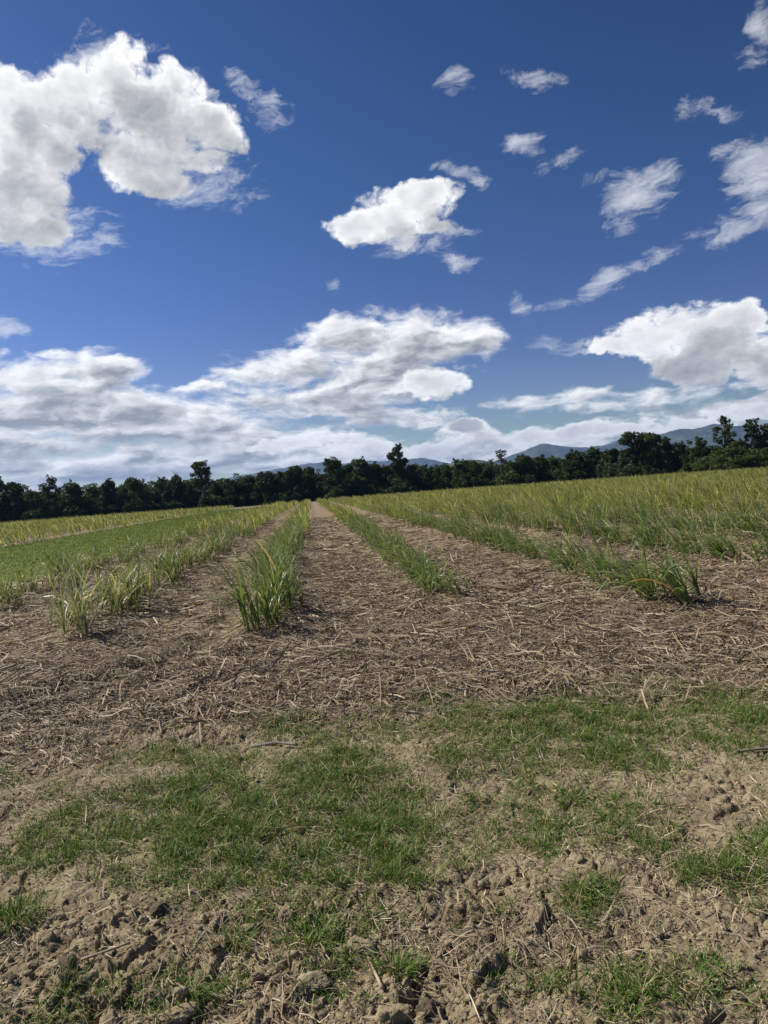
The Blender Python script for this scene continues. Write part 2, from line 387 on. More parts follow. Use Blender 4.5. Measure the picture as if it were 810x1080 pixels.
M_GRASS = leaf_material('couch_grass', (0.048, 0.108, 0.013), (0.155, 0.245, 0.042), (0.40, 0.34, 0.18), 0.14, 0.24, 0.5, 0.15, 0.0, 0.2)
M_PATH = leaf_material('path_grass', (0.072, 0.122, 0.016), (0.150, 0.205, 0.038), (0.36, 0.30, 0.13), 0.04, 0.4, 0.55)
M_CROWN = leaf_material('tree_leaves', (0.016, 0.032, 0.010), (0.070, 0.108, 0.030), (0.05, 0.05, 0.02), 0.03, 0.22, 0.55, 0, 0, 0.15)
M_CROWN_LIGHT = leaf_material('light_tree_leaves', (0.030, 0.050, 0.015), (0.090, 0.125, 0.040), (0.07, 0.06, 0.03), 0.03, 0.25, 0.55, 0, 0, 0.15)


def straw_material():
    m, t, out = material('cane_straw')
    r = t.attr('rnd')
    cr = t.n('ShaderNodeValToRGB'); t.L(r, cr.inputs[0])
    e = cr.color_ramp; e.elements[0].position = 0.0; e.elements[0].color = (0.105, 0.075, 0.050, 1)
    e.elements[1].position = 1.0; e.elements[1].color = (0.66, 0.56, 0.40, 1)
    for p, c in ((0.35, (0.240, 0.178, 0.116, 1)), (0.7, (0.375, 0.293, 0.200, 1)), (0.9, (0.47, 0.385, 0.275, 1))):
        x = e.elements.new(p); x.color = c
    b = t.n('ShaderNodeBsdfPrincipled'); t.L(cr.outputs[0], b.inputs['Base Color'])
    b.inputs['Roughness'].default_value = 0.62; b.inputs['Specular IOR Level'].default_value = 0.25
    t.L(b.outputs[0], out.inputs[0])
    return m


M_STRAW = straw_material()


def simple_material(name, c1, c2, scale, rough=0.85, bump=0.0, detail=6, stretch=None):
    m, t, out = material(name)
    tc = t.n('ShaderNodeTexCoord').outputs['Object']
    if stretch:
        tc = t.vm('MULTIPLY', tc, stretch)
    nz = t.noise(tc, scale, detail, 0.65)
    c = t.mix(t.ramp(nz.outputs[0], 0.3, 0.7), c1, c2)
    b = t.n('ShaderNodeBsdfPrincipled'); t.L(c, b.inputs['Base Color'])
    b.inputs['Roughness'].default_value = rough; b.inputs['Specular IOR Level'].default_value = 0.15
    if bump:
        bp = t.n('ShaderNodeBump'); bp.inputs['Strength'].default_value = 0.7; bp.inputs['Distance'].default_value = bump
        t.L(t.noise(tc, scale * 2.5, 8, 0.7).outputs[0], bp.inputs['Height']); t.L(bp.outputs[0], b.inputs['Normal'])
    t.L(b.outputs[0], out.inputs[0])
    return m


M_BARK = simple_material('bark', (0.035, 0.028, 0.02), (0.11, 0.09, 0.07), 3.0, 0.9, 0.02)
M_BARK_PALE = simple_material('pale_bark', (0.10, 0.09, 0.075), (0.24, 0.22, 0.18), 3.0, 0.9, 0.02)
M_CLOD = simple_material('soil_clod', (0.205, 0.163, 0.100), (0.40, 0.332, 0.215), 26.0, 0.95, 0.012, 10)
M_CLOD_DARK = simple_material('damp_soil_clod', (0.085, 0.066, 0.045), (0.17, 0.135, 0.092), 26.0, 0.95, 0.012, 10)
M_STALK = simple_material('old_cane_stalk', (0.20, 0.15, 0.10), (0.46, 0.38, 0.27), 9.0, 0.65, 0.001, 6, (1, 1, 1))
M_STALK_GREY = simple_material('grey_cane_stalk', (0.16, 0.135, 0.11), (0.34, 0.30, 0.25), 12.0, 0.75, 0.001)


def ground_material():
    m, t, out = material('field_ground')
    tc = t.n('ShaderNodeTexCoord').outputs['Object']
    big = t.noise(tc, 0.55, 5, 0.6).outputs[0]
    med = t.noise(tc, 6.0, 8, 0.68).outputs[0]
    fine = t.noise(tc, 42.0, 6, 0.7).outputs[0]
    soil = t.mix(t.ramp(med, 0.32, 0.68), (0.205, 0.162, 0.098), (0.385, 0.318, 0.205))
    soil = t.mix(t.ramp(big, 0.42, 0.66, 0, 0.45), soil, (0.200, 0.158, 0.104))
    soil = t.mix(t.ramp(fine, 0.40, 0.75, 0, 0.55), soil, (0.48, 0.405, 0.272))
    # damp darker clay where the ground was broken open
    soil = t.mix(t.m('MULTIPLY', t.attr('damp'), 0.85), soil, (0.130, 0.098, 0.058))
    # trash mulch between the rows
    rowv = t.n('ShaderNodeMapping'); t.L(tc, rowv.inputs[0])
    rowv.inputs['Scale'].default_value = (1.0, 1.0, 1.0)
    ms = t.noise(rowv.outputs[0], 24.0, 8, 0.75, 0.6).outputs[0]
    mul = t.mix(t.ramp(ms, 0.36, 0.66), (0.165, 0.122, 0.080), (0.335, 0.258, 0.176))
    mul = t.mix(t.ramp(t.noise(tc, 0.9, 4, 0.6).outputs[0], 0.4, 0.7, 0, 0.5), mul, (0.165, 0.122, 0.080))
    c = t.mix(t.attr('mulch'), soil, mul)
    gr = t.mix(t.ramp(med, 0.3, 0.7), (0.068, 0.108, 0.016), (0.140, 0.180, 0.038))
    gr = t.mix(t.ramp(big, 0.45, 0.7, 0, 0.4), gr, (0.21, 0.19, 0.075))
    c = t.mix(t.attr('green'), c, gr)
    far = t.mix(t.ramp(t.noise(tc, 0.004, 5, 0.6).outputs[0], 0.35, 0.65), (0.05, 0.07, 0.02), (0.11, 0.12, 0.04))
    c = t.mix(t.attr('farland'), c, far)
    b = t.n('ShaderNodeBsdfPrincipled'); t.L(c, b.inputs['Base Color'])
    b.inputs['Roughness'].default_value = 0.95; b.inputs['Specular IOR Level'].default_value = 0.1
    bp = t.n('ShaderNodeBump'); bp.inputs['Strength'].default_value = 0.8; bp.inputs['Distance'].default_value = 0.02
    h = t.m('ADD', med, t.m('MULTIPLY', t.noise(tc, 70.0, 8, 0.75).outputs[0], 0.5))
    t.L(h, bp.inputs['Height']); t.L(bp.outputs[0], b.inputs['Normal'])
    t.L(b.outputs[0], out.inputs[0])
    return m


M_GROUND = ground_material()
M_MOUNTAIN = simple_material('forested_slope', (0.006, 0.012, 0.007), (0.075, 0.092, 0.042), 0.010, 1.0)
M_HILL = simple_material('hill_slope', (0.030, 0.052, 0.018), (0.085, 0.110, 0.036), 0.012, 1.0)

# ------------------------------------------------------------------ ground
RUT_A = [(-2.6, 22), (-2.31, 16.6), (-1.91, 10.5), (-1.79, 8.0), (-1.95, 6.7), (-2.35, 6.1), (-2.95, 5.46), (-4.2, 4.8)]
RUT_B = [(-1.3, 4.72), (-0.6, 4.9), (0.2, 4.85), (0.8, 4.75), (1.7, 4.3)]


def patch_value(x, y):
    v = np.zeros(np.shape(x))
    for cx, cy, a, b, c, d, w in GRASS_PATCHES:
        u1 = a * (x - cx) + b * (y - cy); u2 = c * (x - cx) + d * (y - cy)
        v = np.maximum(v, w * np.exp(-1.0 * (u1 * u1 + u2 * u2)))
    return v


def grass_density(x, y):
    v = patch_value(x, y)
    nz = fbm(x * 2.2, y * 2.2, 4, 11) * 0.75 + fbm(x * 6, y * 6, 3, 12, 0.6) * 0.6
    tuft = sstep(-0.30, 0.35, fbm(x * 15, y * 15, 3, 14, 0.6))
    d = np.clip(v * 1.15 + nz * 1.25 - 0.08, 0, 1) ** 1.1 * (0.30 + 0.80 * tuft)
    loose = sstep(0.16, 0.42, fbm(x * 3.1, y * 3.1, 4, 13, 0.6)) * 0.35 * sstep(5.3, 4.3, y)
    return np.clip(np.maximum(d * sstep(0.02, 0.25, v), loose), 0, 1)


def mulch_edge(x):
    return np.interp(x, [-9, -4, -2.43, -1.91, -1.33, -0.93, -0.12, 0.94, 1.82, 2.4, 5, 9],
                     [4.2, 4.2, 4.45, 4.6, 4.7, 4.85, 4.9, 5.15, 5.0, 4.75, 4.4, 4.0])


def mulch_mask(x, y):
    a, p = along_perp(x, y)
    e = mulch_edge(x) + fbm(x * 1.6, y * 1.6, 3, 21) * 0.6 + fbm(x * 6, y * 6, 3, 23) * 0.35
    m = sstep(-0.75, 1.1, y - e)
    left = sstep(-1.9, -3.1, p) * sstep(22, 7, y)           # barer earth to the left
    track = np.exp(-((p + 1.72) / 0.34) ** 2) * sstep(5, 7, y) * 0.45
    centre = np.exp(-((p - 0.45) / 0.26) ** 2) * sstep(30, 70, a) * 0.5   # pale worn strip running to the far end
    nz = 0.5 + 0.9 * fbm(x * 0.8, y * 0.8, 3, 22)
    m = m * (1 - 0.80 * np.exp(-(poly_dist(x, y, RUT_A) / 0.34) ** 2)) * (0.72 + 0.28 * sstep(-0.3, 0.1, fbm(x * 1.3, y * 1.3, 4, 24)))
    return np.clip(m * (1 - 0.85 * left * np.clip(nz, 0, 1) - track - centre), 0, 1)


def path_mask(x, y):
    a, p = along_perp(x, y)
    w = fbm(x * 0.35, y * 0.35, 3, 41) * 0.7
    return sstep(-5.6, -6.8, p + w) * sstep(-14.9, -14.3, p + w * 0.4) * sstep(6.5, 10, a) * sstep(128, 120, a)


def clod_mask(x, y):
    c = sstep(2.75, 2.35, y + 0.25 * fbm(x * 3, y * 3, 2, 51)) * (0.35 + 0.65 * sstep(0.35, -0.1, x))
    c = np.maximum(c, 0.5 * np.exp(-((x - 0.75) / 0.35) ** 2 - ((y - 2.2) / 0.22) ** 2))
    return c * (1 - 0.8 * np.clip(patch_value(x, y) * 1.2, 0, 1))


def ground_height(x, y, full=False):
    x = np.asarray(x, float); y = np.asarray(y, float)
    r = np.hypot(x, y)
    a, p = along_perp(x, y)
    h = 0.035 * fbm(x * 0.5, y * 0.5, 3, 1) * sstep(150, 20, r)
    near = sstep(26, 10, r)
    h = h + near * 0.018 * fbm(x * 2.3, y * 2.3, 4, 2)
    # cane beds stand a little proud of the wheel tracks
    k = (p + 0.57) / 2.15
    bed = np.exp(-(((k - np.round(k)) * 2.15) / 0.42) ** 2)
    h = h + 0.06 * bed * sstep(6.6, 9.0, a) * sstep(150, 60, a) * (1 - path_mask(x, y))
    for pts, dep, wd in ((RUT_A, 0.055, 0.20), (RUT_B, 0.03, 0.16)):
        d = poly_dist(x, y, pts) + 0.10 * fbm(x * 2.0, y * 2.0, 2, 8)
        h = h - dep * np.exp(-(d / wd) ** 2) + 0.5 * dep * np.exp(-((d - 0.36) / 0.15) ** 2)
    vn = sstep(7.5, 4.8, r)
    cm = clod_mask(x, y)
    # dried crust: plates with small tilts and open cracks
    wx = x + 0.05 * fbm(x * 6, y * 6, 2, 61); wy = y + 0.05 * fbm(x * 6 + 5, y * 6 + 9, 2, 62)
    f1, f2, cid, dx, dy = worley(wx / 0.21, wy / 0.15, 63)
    e = f2 - f1
    tilt = (cid - 0.5) * dx * 0.030 + (np.modf(cid * 7.3)[0] - 0.5) * dy * 0.030
    crack_gate = sstep(-0.25, 0.12, fbm(x * 1.7, y * 1.7, 3, 64))
    bare = 1 - np.clip(patch_value(x, y), 0, 1)
    crack = sstep(0.10, 0.0, e) * crack_gate * vn
    curl = sstep(0.42, 0.14, e) - sstep(0.16, 0.02, e)
    crack_gate = crack_gate * (0.15 + 0.85 * bare ** 2)
    crack = sstep(0.13, 0.02, e) * crack_gate * vn
    h = h + vn * crack_gate * ((tilt * 2.2 + (cid - 0.5) * 0.024 + 0.008 * curl) * (0.45 + 0.55 * np.clip(cm * 2, 0, 1))) - 0.026 * crack
    f1, f2, cid, dx, dy = worley((x + 0.02 * fbm(x * 13, y * 13, 2, 67)) / 0.085, (y + 0.02 * fbm(x * 13, y * 13, 2, 68)) / 0.065, 69)
    e2 = f2 - f1
    g2_ = sstep(-0.1, 0.2, fbm(x * 2.6 + 4, y * 2.6, 3, 70)) * (0.2 + 0.8 * bare ** 2)
    h = h + vn * g2_ * ((cid - 0.5) * 0.014 + (cid - 0.5) * dx * 0.03 - 0.014 * sstep(0.17, 0.03, e2))
    # broken clay: ledges and torn lumps, then crumbs
    q = fbm(x * 4.6 + 0.5 * fbm(x * 5, y * 5, 2, 72), y * 5.4, 4, 71, 0.55)
    rid = q * 2
    def terrace(f, n):
        k_ = f * n; fl = np.floor(k_)
        return (fl + sstep(0.55, 0.95, k_ - fl)) / n
    h = h + vn * (0.008 + 0.026 * cm) * (0.35 * q + 0.65 * terrace(q, 6.0))
    q2 = fbm(x * 13 + 3, y * 15, 4, 74, 0.6)
    h = h + vn * (0.008 + 0.005 * cm) * (0.5 * q2 + 0.5 * terrace(q2, 4.0))
    g1, g2, gid, gx, gy = worley((x + 0.03 * perlin(x * 14, y * 14, 5)) / 0.10, (y + 0.03 * perlin(x * 14, y * 14, 6)) / 0.085, 81)
    lump = np.sqrt(np.clip(1 - (g1 / (0.25 + 0.35 * gid)) ** 2, 0, 1)) * (gid > 0.6)
    h = h + vn * (0.003 + 0.004 * cm) * lump * (0.4 + gid)
    g1, g2, gid, gx, gy = worley((x + 0.012 * perlin(x * 40, y * 40, 7)) / 0.030, (y + 0.012 * perlin(x * 40, y * 40, 9)) / 0.028, 83)
    lump2 = np.sqrt(np.clip(1 - (g1 / (0.25 + 0.3 * gid)) ** 2, 0, 1)) * (gid > 0.5)
    h = h + vn * (0.0035 + 0.003 * cm) * lump2 * (0.4 + gid)
    h = h + vn * (0.007 + 0.001 * cm) * fbm(x * 22, y * 22, 5, 85, 0.62)
    if full:
        damp = sstep(0.12, 0.42, fbm(x * 1.9 + 7, y * 2.3, 4, 88)) * 0.45 * vn + 0.30 * cm * sstep(-0.1, 0.3, fbm(x * 5, y * 5, 3, 90))
        rd = np.exp(-(poly_dist(x, y, RUT_A) / 0.40) ** 2)
        damp = np.maximum(damp, rd * 0.35 * sstep(-0.3, 0.3, fbm(x * 3, y * 3, 3, 89)))
        return h, np.clip(damp, 0, 1)
    return h


def build_ground():
    fine = np.radians(np.linspace(-44, 44, 801))
    rest = np.radians(np.linspace(44, 316, 56))[1:-1]
    az = np.concatenate([fine, rest])
    rr = [0.25, 0.6, 1.0, 1.3, 1.5]
    while rr[-1] < 13: rr.append(rr[-1] * 1.0034)
    while rr[-1] < 40: rr.append(rr[-1] * 1.012)
    while rr[-1] < 260: rr.append(rr[-1] * 1.03)
    while rr[-1] < 7700: rr.append(rr[-1] * 1.12)
    rr = np.array(rr)
    A, D = np.meshgrid(az, rr)
    X = np.sin(A) * D; Y = np.cos(A) * D
    x = X.ravel(); y = Y.ravel()
    h, damp = ground_height(x, y, True)
    nr, na = A.shape
    idx = np.arange(nr * na).reshape(nr, na)
    nxt = np.roll(idx, -1, axis=1)
    q = np.stack([idx[:-1], idx[1:], nxt[1:], nxt[:-1]], -1).reshape(-1, 4)
    v = np.stack([x, y, h], 1)
    v = np.vstack([v, [[0, 0, 0]]]); c = len(v) - 1
    t = np.stack([np.full(na, c), idx[0], nxt[0]], -1)
    a, p = along_perp(x, y)
    at = {'damp': damp, 'mulch': mulch_mask(x, y),
          'green': np.maximum(path_mask(x, y), 0.35 * sstep(0.1, 0.8, patch_value(x, y))),
          'farland': sstep(125, 170, np.hypot(x, y))}
    at = {k: np.append(w, 0.0) for k, w in at.items()}
    me = mesh_np('ground', v, q, t, at, True, (M_GROUND,))
    link('ground', me, kind='structure')


build_ground()


# ------------------------------------------------------------------ far hills
def ridge(name, sky_pts, D, mat, seed, depth=0.45, naz=260, nr=46):
    el_az = np.array([a for a, e in sky_pts]); el = np.array([e for a, e in sky_pts])
    az = np.linspace(el_az[0] - 1.2, el_az[-1] + 1.2, naz)
    H = np.interp(az, el_az, el, left=-0.3, right=-0.3)
    H[az < el_az[0]] = np.interp(az[az < el_az[0]], [el_az[0] - 1.2, el_az[0]], [-0.2, el[0]])
    H[az > el_az[-1]] = np.interp(az[az > el_az[-1]], [el_az[-1], el_az[-1] + 1.2], [el[-1], -0.2])
    H = np.convolve(np.pad(H, 2, mode='edge'), np.ones(5) / 5, mode='valid')
    crest = np.maximum(np.tan(np.radians(H)) * D, -5)
    s = np.linspace(0, 1, nr)
    r = D * (1 - depth * 0.6 + depth * s)
    prof = np.where(s < 0.6, sstep(0, 0.6, s) ** 0.8, 1 - sstep(0.6, 1.0, s))
    Az, S = np.meshgrid(np.radians(az), s)
    Rr = r[:, None] * np.ones_like(Az)
    x = np.sin(Az) * Rr; y = np.cos(Az) * Rr
    k = 5.0 / D
    spur = np.abs(fbm(x * k * 3.0, y * k * 0.9, 5, seed)) * 2.6
    body = prof[:, None] * crest[None, :]
    z = body * (1 - 0.72 * spur * (1 - prof[:, None] ** 3)) + body * 0.05 * fbm(x * k * 12, y * k * 12, 3, seed + 9) - 4 * (1 - prof[:, None])
    idx = np.arange(x.size).reshape(x.shape)
    q = np.stack([idx[:-1, :-1], idx[1:, :-1], idx[1:, 1:], idx[:-1, 1:]], -1).reshape(-1, 4)
    me = mesh_np(name, np.stack([x.ravel(), y.ravel(), z.ravel()], 1), q, None, None, True, (mat,))
    return link(name, me, kind='structure')


ridge('mountains', RIGHT, 6500, M_MOUNTAIN, 101)
ridge('mountains', LEFT, 6900, M_MOUNTAIN, 131)
ridge('hill', HILL, 2600, M_HILL, 151, 0.3, 120, 30)
# ------------------------------------------------------------------ sugarcane
WIND = np.array([-0.42, -0.05, 0.0])


def cane_variant(seed, pale=False, size=1.0, lean=1.0, shoots=None, mat=None):
    leaf = mat or (M_CANE_PALE if pale else M_CANE)
    g = np.random.default_rng(seed)
    ns = shoots or int(g.integers(7, 12))
    base = []; az = []; ln = []; wd = []; t0 = []; bd = []; tw = []
    dbase = []; daz = []; dln = []; dt0 = []; dbd = []
    for s in range(ns):
        bx, by = g.normal(0, 0.085), g.normal(0, 0.17)
        saz = g.uniform(0, 2 * math.pi); st = abs(g.normal(0, 0.16))
        hgt = g.uniform(0.05, 0.34) * size
        for l in range(int(g.integers(5, 8))):
            f = g.random()
            z = f * hgt
            base.append((bx + math.cos(saz) * math.sin(st) * z - 0.12 * lean * z, by + math.sin(saz) * math.sin(st) * z, z - 0.02))
            az.append(g.uniform(0, 2 * math.pi) if g.random() < 0.75 else math.pi + g.normal(0, 0.7))
            ln.append((0.42 + 0.48 * g.random()) * size * (0.75 + 0.25 * (1 - f)))
            wd.append(g.uniform(0.010, 0.020))
            t0.append(abs(g.normal(0.12, 0.16)))
            bd.append(g.uniform(0.10, 1.2) if g.random() < 0.52 else g.uniform(1.3, 2.6))
            tw.append(g.normal(0, 0.5))
        for e in (0.0, 1.57):
            base.append((bx, by, -0.02)); az.append(saz + e); ln.append(hgt + 0.16 * size); wd.append(0.015); t0.append(st * 0.8); bd.append(0.05); tw.append(0.0)
    for l in range(int(g.integers(10, 18))):
        dbase.append((g.normal(0, 0.10), g.normal(0, 0.18), g.uniform(0.0, 0.06)))
        daz.append(g.uniform(0, 2 * math.pi)); dln.append(g.uniform(0.2, 0.5) * size)
        dt0.append(g.uniform(0.5, 1.2)); dbd.append(g.uniform(0.6, 1.5))
    A = lambda v: np.array(v, float)
    n = len(base)
    prof = np.array([0.75, 1.0, 1.0, 0.92, 0.74, 0.48, 0.06])
    v, q, at = blades(A(base), A(az), A(ln), A(wd), A(t0), A(bd), 6, np.where(A(bd) == 0.05, 0.30, g.random(n)), prof, 1.6, A(tw), WIND * lean)
    v[:, 2] = np.maximum(v[:, 2], 0.012)
    dv, dq, dat = blades(A(dbase), A(daz), A(dln), np.full(len(daz), 0.017), A(dt0), A(dbd), 4, g.random(len(daz)), None, 1.3, g.normal(0, 1, len(daz)))
    dv[:, 2] = np.maximum(dv[:, 2], 0.012 + 0.02 * g.random(len(dv)))
    a = mesh_np('green_leaves', v, q, None, at, True, (leaf,))
    b = mesh_np('dry_leaves', dv, dq, None, dat, True, (M_DRY,))
    V, Q, AT = join_parts([(v, q, at), (dv, dq, dat)])
    mi = np.concatenate([np.zeros(len(q)), np.ones(len(dq))])
    c = mesh_np('cane_clump', V, Q, None, AT, True, (leaf, M_DRY), mi)
    return a, b, c


CANE = [cane_variant(200 + i, False, 1.0, 0.8) for i in range(9)]
CANE_PALE = [cane_variant(300 + i, True, 0.85, 0.35, 7 + i % 3) for i in range(5)]
CANE_SMALL = [cane_variant(400 + i, False, 0.72, 0.8, 6) for i in range(3)]

CANE_BLEACHED = cane_variant(350, True, 0.9, 0.2, 14, M_CANE_BLEACHED)


def place_cane(along, perp, var, rot, scale, label, group, parts=True, tilt=0.0):
    x, y = row_xy(along, perp)
    z = float(ground_height(np.array([x]), np.array([y]))[0])
    if parts:
        o = link('sugarcane_clump', None)
        link('green_leaves', var[0], o); link('dry_leaves', var[1], o)
    else:
        o = link('sugarcane_clump', var[2])
    o.location = (x, y, z); o.rotation_euler = (0, tilt, rot); o.scale = (scale,) * 3
    o['label'] = label; o['category'] = 'sugarcane'; o['group'] = group
    return o


ROW_WORDS = {-1: 'second row left of the bare centre track', 0: 'first row left of the bare centre track', -2: 'thin row beside the mown grass strip',
             1: 'first row right of the bare centre track', 2: 'second row right of the bare centre track',
             3: 'third row right of the bare centre track', 4: 'fourth row right of the bare centre track'}
ROW_START = {-2: 9.0, -1: 8.55, 0: 7.75, 1: 8.75, 2: 7.05, 3: 8.6, 4: 11.0}
ROW_COUNT = {-2: 48, -1: 50, 0: 46, 1: 46, 2: 46, 3: 36, 4: 24}
ROW_STEP = {-2: 0.46, -1: 0.38, 0: 0.40, 1: 0.44, 2: 0.46, 3: 0.42, 4: 0.42}
FIRST = {
    -2: ['low pale clump of cane at the left picture edge'],
    -1: ['bleached whitish cane clump alone on bare earth at the left row end', 'thin cane clump with yellowed leaves just behind the bleached one',
         'ragged pale cane clump third along from the bleached row end'],
    0: ['big bushy green cane clump ending the row left of the centre track', 'dense cane clump right behind the big bushy row-end clump'],
    1: ['small low cane clump ending the row right of the centre track', 'green cane clump second from the near end, right of the centre track',
        'wider green cane clump third from the near end, right of the centre track'],
    2: ['dark green wind-bent cane clump nearest on the right, its long leaves leaning left', 'cane clump with one orange dead leaf tip beside the nearest right-hand clump',
        'leaning cane clump third from the near end of the right-hand row'],
    3: ['tall cane clump at the right picture edge, nearest of its row'],
    4: ['cane clump at the right picture edge two rows beyond the wind-bent nearest clump'],
}
row_end = {}
grow = np.random.default_rng(55)
for k in (-2, -1, 0, 1, 2, 3, 4):
    a = ROW_START[k]
    for i in range(ROW_COUNT[k]):
        pale = k < 0 and grow.random() < (0.75 if i < 12 else 0.4)
        lst = CANE_PALE if pale else (CANE_SMALL if grow.random() < (0.22 if k != 0 else 0.05) else CANE)
        if k == 1 and i == 0: lst = CANE_SMALL
        if k in (0, 2) and i < 3: lst = CANE
        var = lst[int(grow.integers(len(lst)))]
        if k == -1 and i == 0: var = CANE_BLEACHED
        sc = grow.uniform(0.78, 1.08) * {-2: 0.92, -1: 0.98, 0: 1.0, 1: 0.94, 2: 0.98, 3: 1.12, 4: 1.12}[k]
        if k == 0 and i < 3: sc = 1.20
        if k == 1 and i == 0: sc = 0.8
        if k == -1 and i < 4: sc = 1.15
        if k == 2 and i < 2: sc = 1.15
        if k == 1: sc *= 0.80 + 0.2 * min(1, i / 8)
        rot = grow.normal(0, 0.45) if lst is not CANE_PALE else grow.uniform(0, 6.28)
        perp = -0.57 + 2.15 * k + grow.normal(0, 0.10 if k >= 0 else 0.2)
        if k == 2: perp -= 0.10 * (i < 3)
        if k == 0 and i < 4: perp = -0.50 + 0.04 * i
        tilt = -0.24 - grow.random() * 0.2 if (k >= 1 and i < 12) else -0.10 * grow.random()
        fl = FIRST[k]
        if i < len(fl):
            lab = fl[i]; parts = True
        else:
            lab = ('pale' if k < 0 else 'green') + ' young sugarcane clump further along the ' + ROW_WORDS[k]
            parts = True
        clump = place_cane(a, perp, var, rot, sc, lab, 'cane clumps in the ' + ROW_WORDS[k], parts, tilt)
        if k == 2 and i == 1:
            v, q, at = blades([(-0.05, -0.22, 0.10)], np.array([math.pi + 0.2]), np.array([0.72]), np.array([0.045]), np.array([0.25]), np.array([1.35]), 6,
                              np.array([0.5]), np.array([0.4, 0.7, 1.0, 1.0, 0.9, 0.6, 0.08]), 1.4, np.array([0.8]))
            od = link('dead_leaf', mesh_np('dead_leaf', v, q, None, at, True, (M_DEAD_LEAF,)), clump)
            od['label'] = 'orange dead leaf tip'
            od.rotation_euler = (0, 0, -rot)
        a += ROW_STEP[k] * grow.uniform(0.75, 1.25) * (2.0 if (k == -1 and i == 0) else 1)
    row_end[k] = a


def cane_field():
    g = np.random.default_rng(91)
    parts = []
    X = []; Y = []
    for k in range(-46, 62):
        p0 = -0.57 + 2.15 * k
        if -6 <= k <= -3:
            continue
        if k < -6:
            p0 += 1.0
        a0 = row_end.get(k, 9.5 if k > 0 else (9.5 if k == -3 else 12.0))
        a0 = max(a0, 8.5 + 0.0 * abs(p0))
        a = np.arange(a0, 140, 0.42)
        a = a + g.uniform(-0.18, 0.18, len(a))
        keep = g.random(len(a)) > (0.12 if k > -3 else (0.5 if k == -3 else 0.15))
        a = a[keep]
        p = p0 + g.normal(0, 0.13, len(a))
        x, y = row_xy(a, p)
        X.append(x); Y.append(y)
    x = np.concatenate(X); y = np.concatenate(Y)
    d = np.hypot(x, y); az = np.degrees(np.arctan2(x, y))
    ok = (np.abs(az) < 31 + 120 / np.maximum(d, 6)) & (d < 146)
    x = x[ok]; y = y[ok]; d = d[ok]
    z = ground_height(x, y)
    for lo, hi, nb, sg, w, hs in ((0, 22, 34, 4, 0.021, 1.1), (22, 40, 23, 3, 0.026, 1.06), (40, 75, 10, 2, 0.040, 1.0), (75, 160, 7, 2, 0.065, 1.02)):
        s = (d >= lo) & (d < hi)
        m = int(s.sum())
        if not m: continue
        bx = np.repeat(x[s], nb) + g.normal(0, 0.13, m * nb); by = np.repeat(y[s], nb) + g.normal(0, 0.18, m * nb)
        bz = np.repeat(z[s], nb) + g.random(m * nb) * 0.22
        sc = np.repeat(g.uniform(0.72, 1.12, m), nb) * hs
        n = m * nb
        az = np.where(g.random(n) < 0.5, g.uniform(0, 2 * math.pi, n), math.pi + g.normal(0, 0.8, n))
        pr = {4: np.array([0.7, 1, 0.95, 0.65, 0.06]), 3: np.array([0.7, 1, 0.8, 0.08]), 2: np.array([0.8, 0.95, 0.1])}[sg]
        clump = np.repeat(g.random(m), nb)
        rnd = np.clip(0.5 * g.random(n) + 0.5 * clump, 0, 1)
        parts.append(blades(np.stack([bx, by, bz], 1), az, (0.40 + 0.42 * g.random(n)) * sc, np.full(n, w) * g.uniform(0.7, 1.2, n),
                            np.abs(g.normal(0.14, 0.16, n)), g.uniform(0.15, 1.5, n), sg, rnd, pr, 1.5, g.normal(0, 0.5, n), WIND * 0.9))
    v, q, at = join_parts(parts)
    me = mesh_np('sugarcane_field', v, q, None, at, False, (M_CANE_FAR,))
    link('sugarcane_field', me, kind='stuff', label='far rows of young sugarcane merging into one yellow-green field', category='sugarcane')


cane_field()


# ------------------------------------------------------------------ ground cover
def view_points(g, n, r0, r1, az_lim, power=1.0):
    u = g.random(n)
    r = (r0 ** (2 - power) + u * (r1 ** (2 - power) - r0 ** (2 - power))) ** (1 / (2 - power))
    a = np.radians(g.uniform(-az_lim, az_lim, n))
    return r * np.sin(a), r * np.cos(a), r


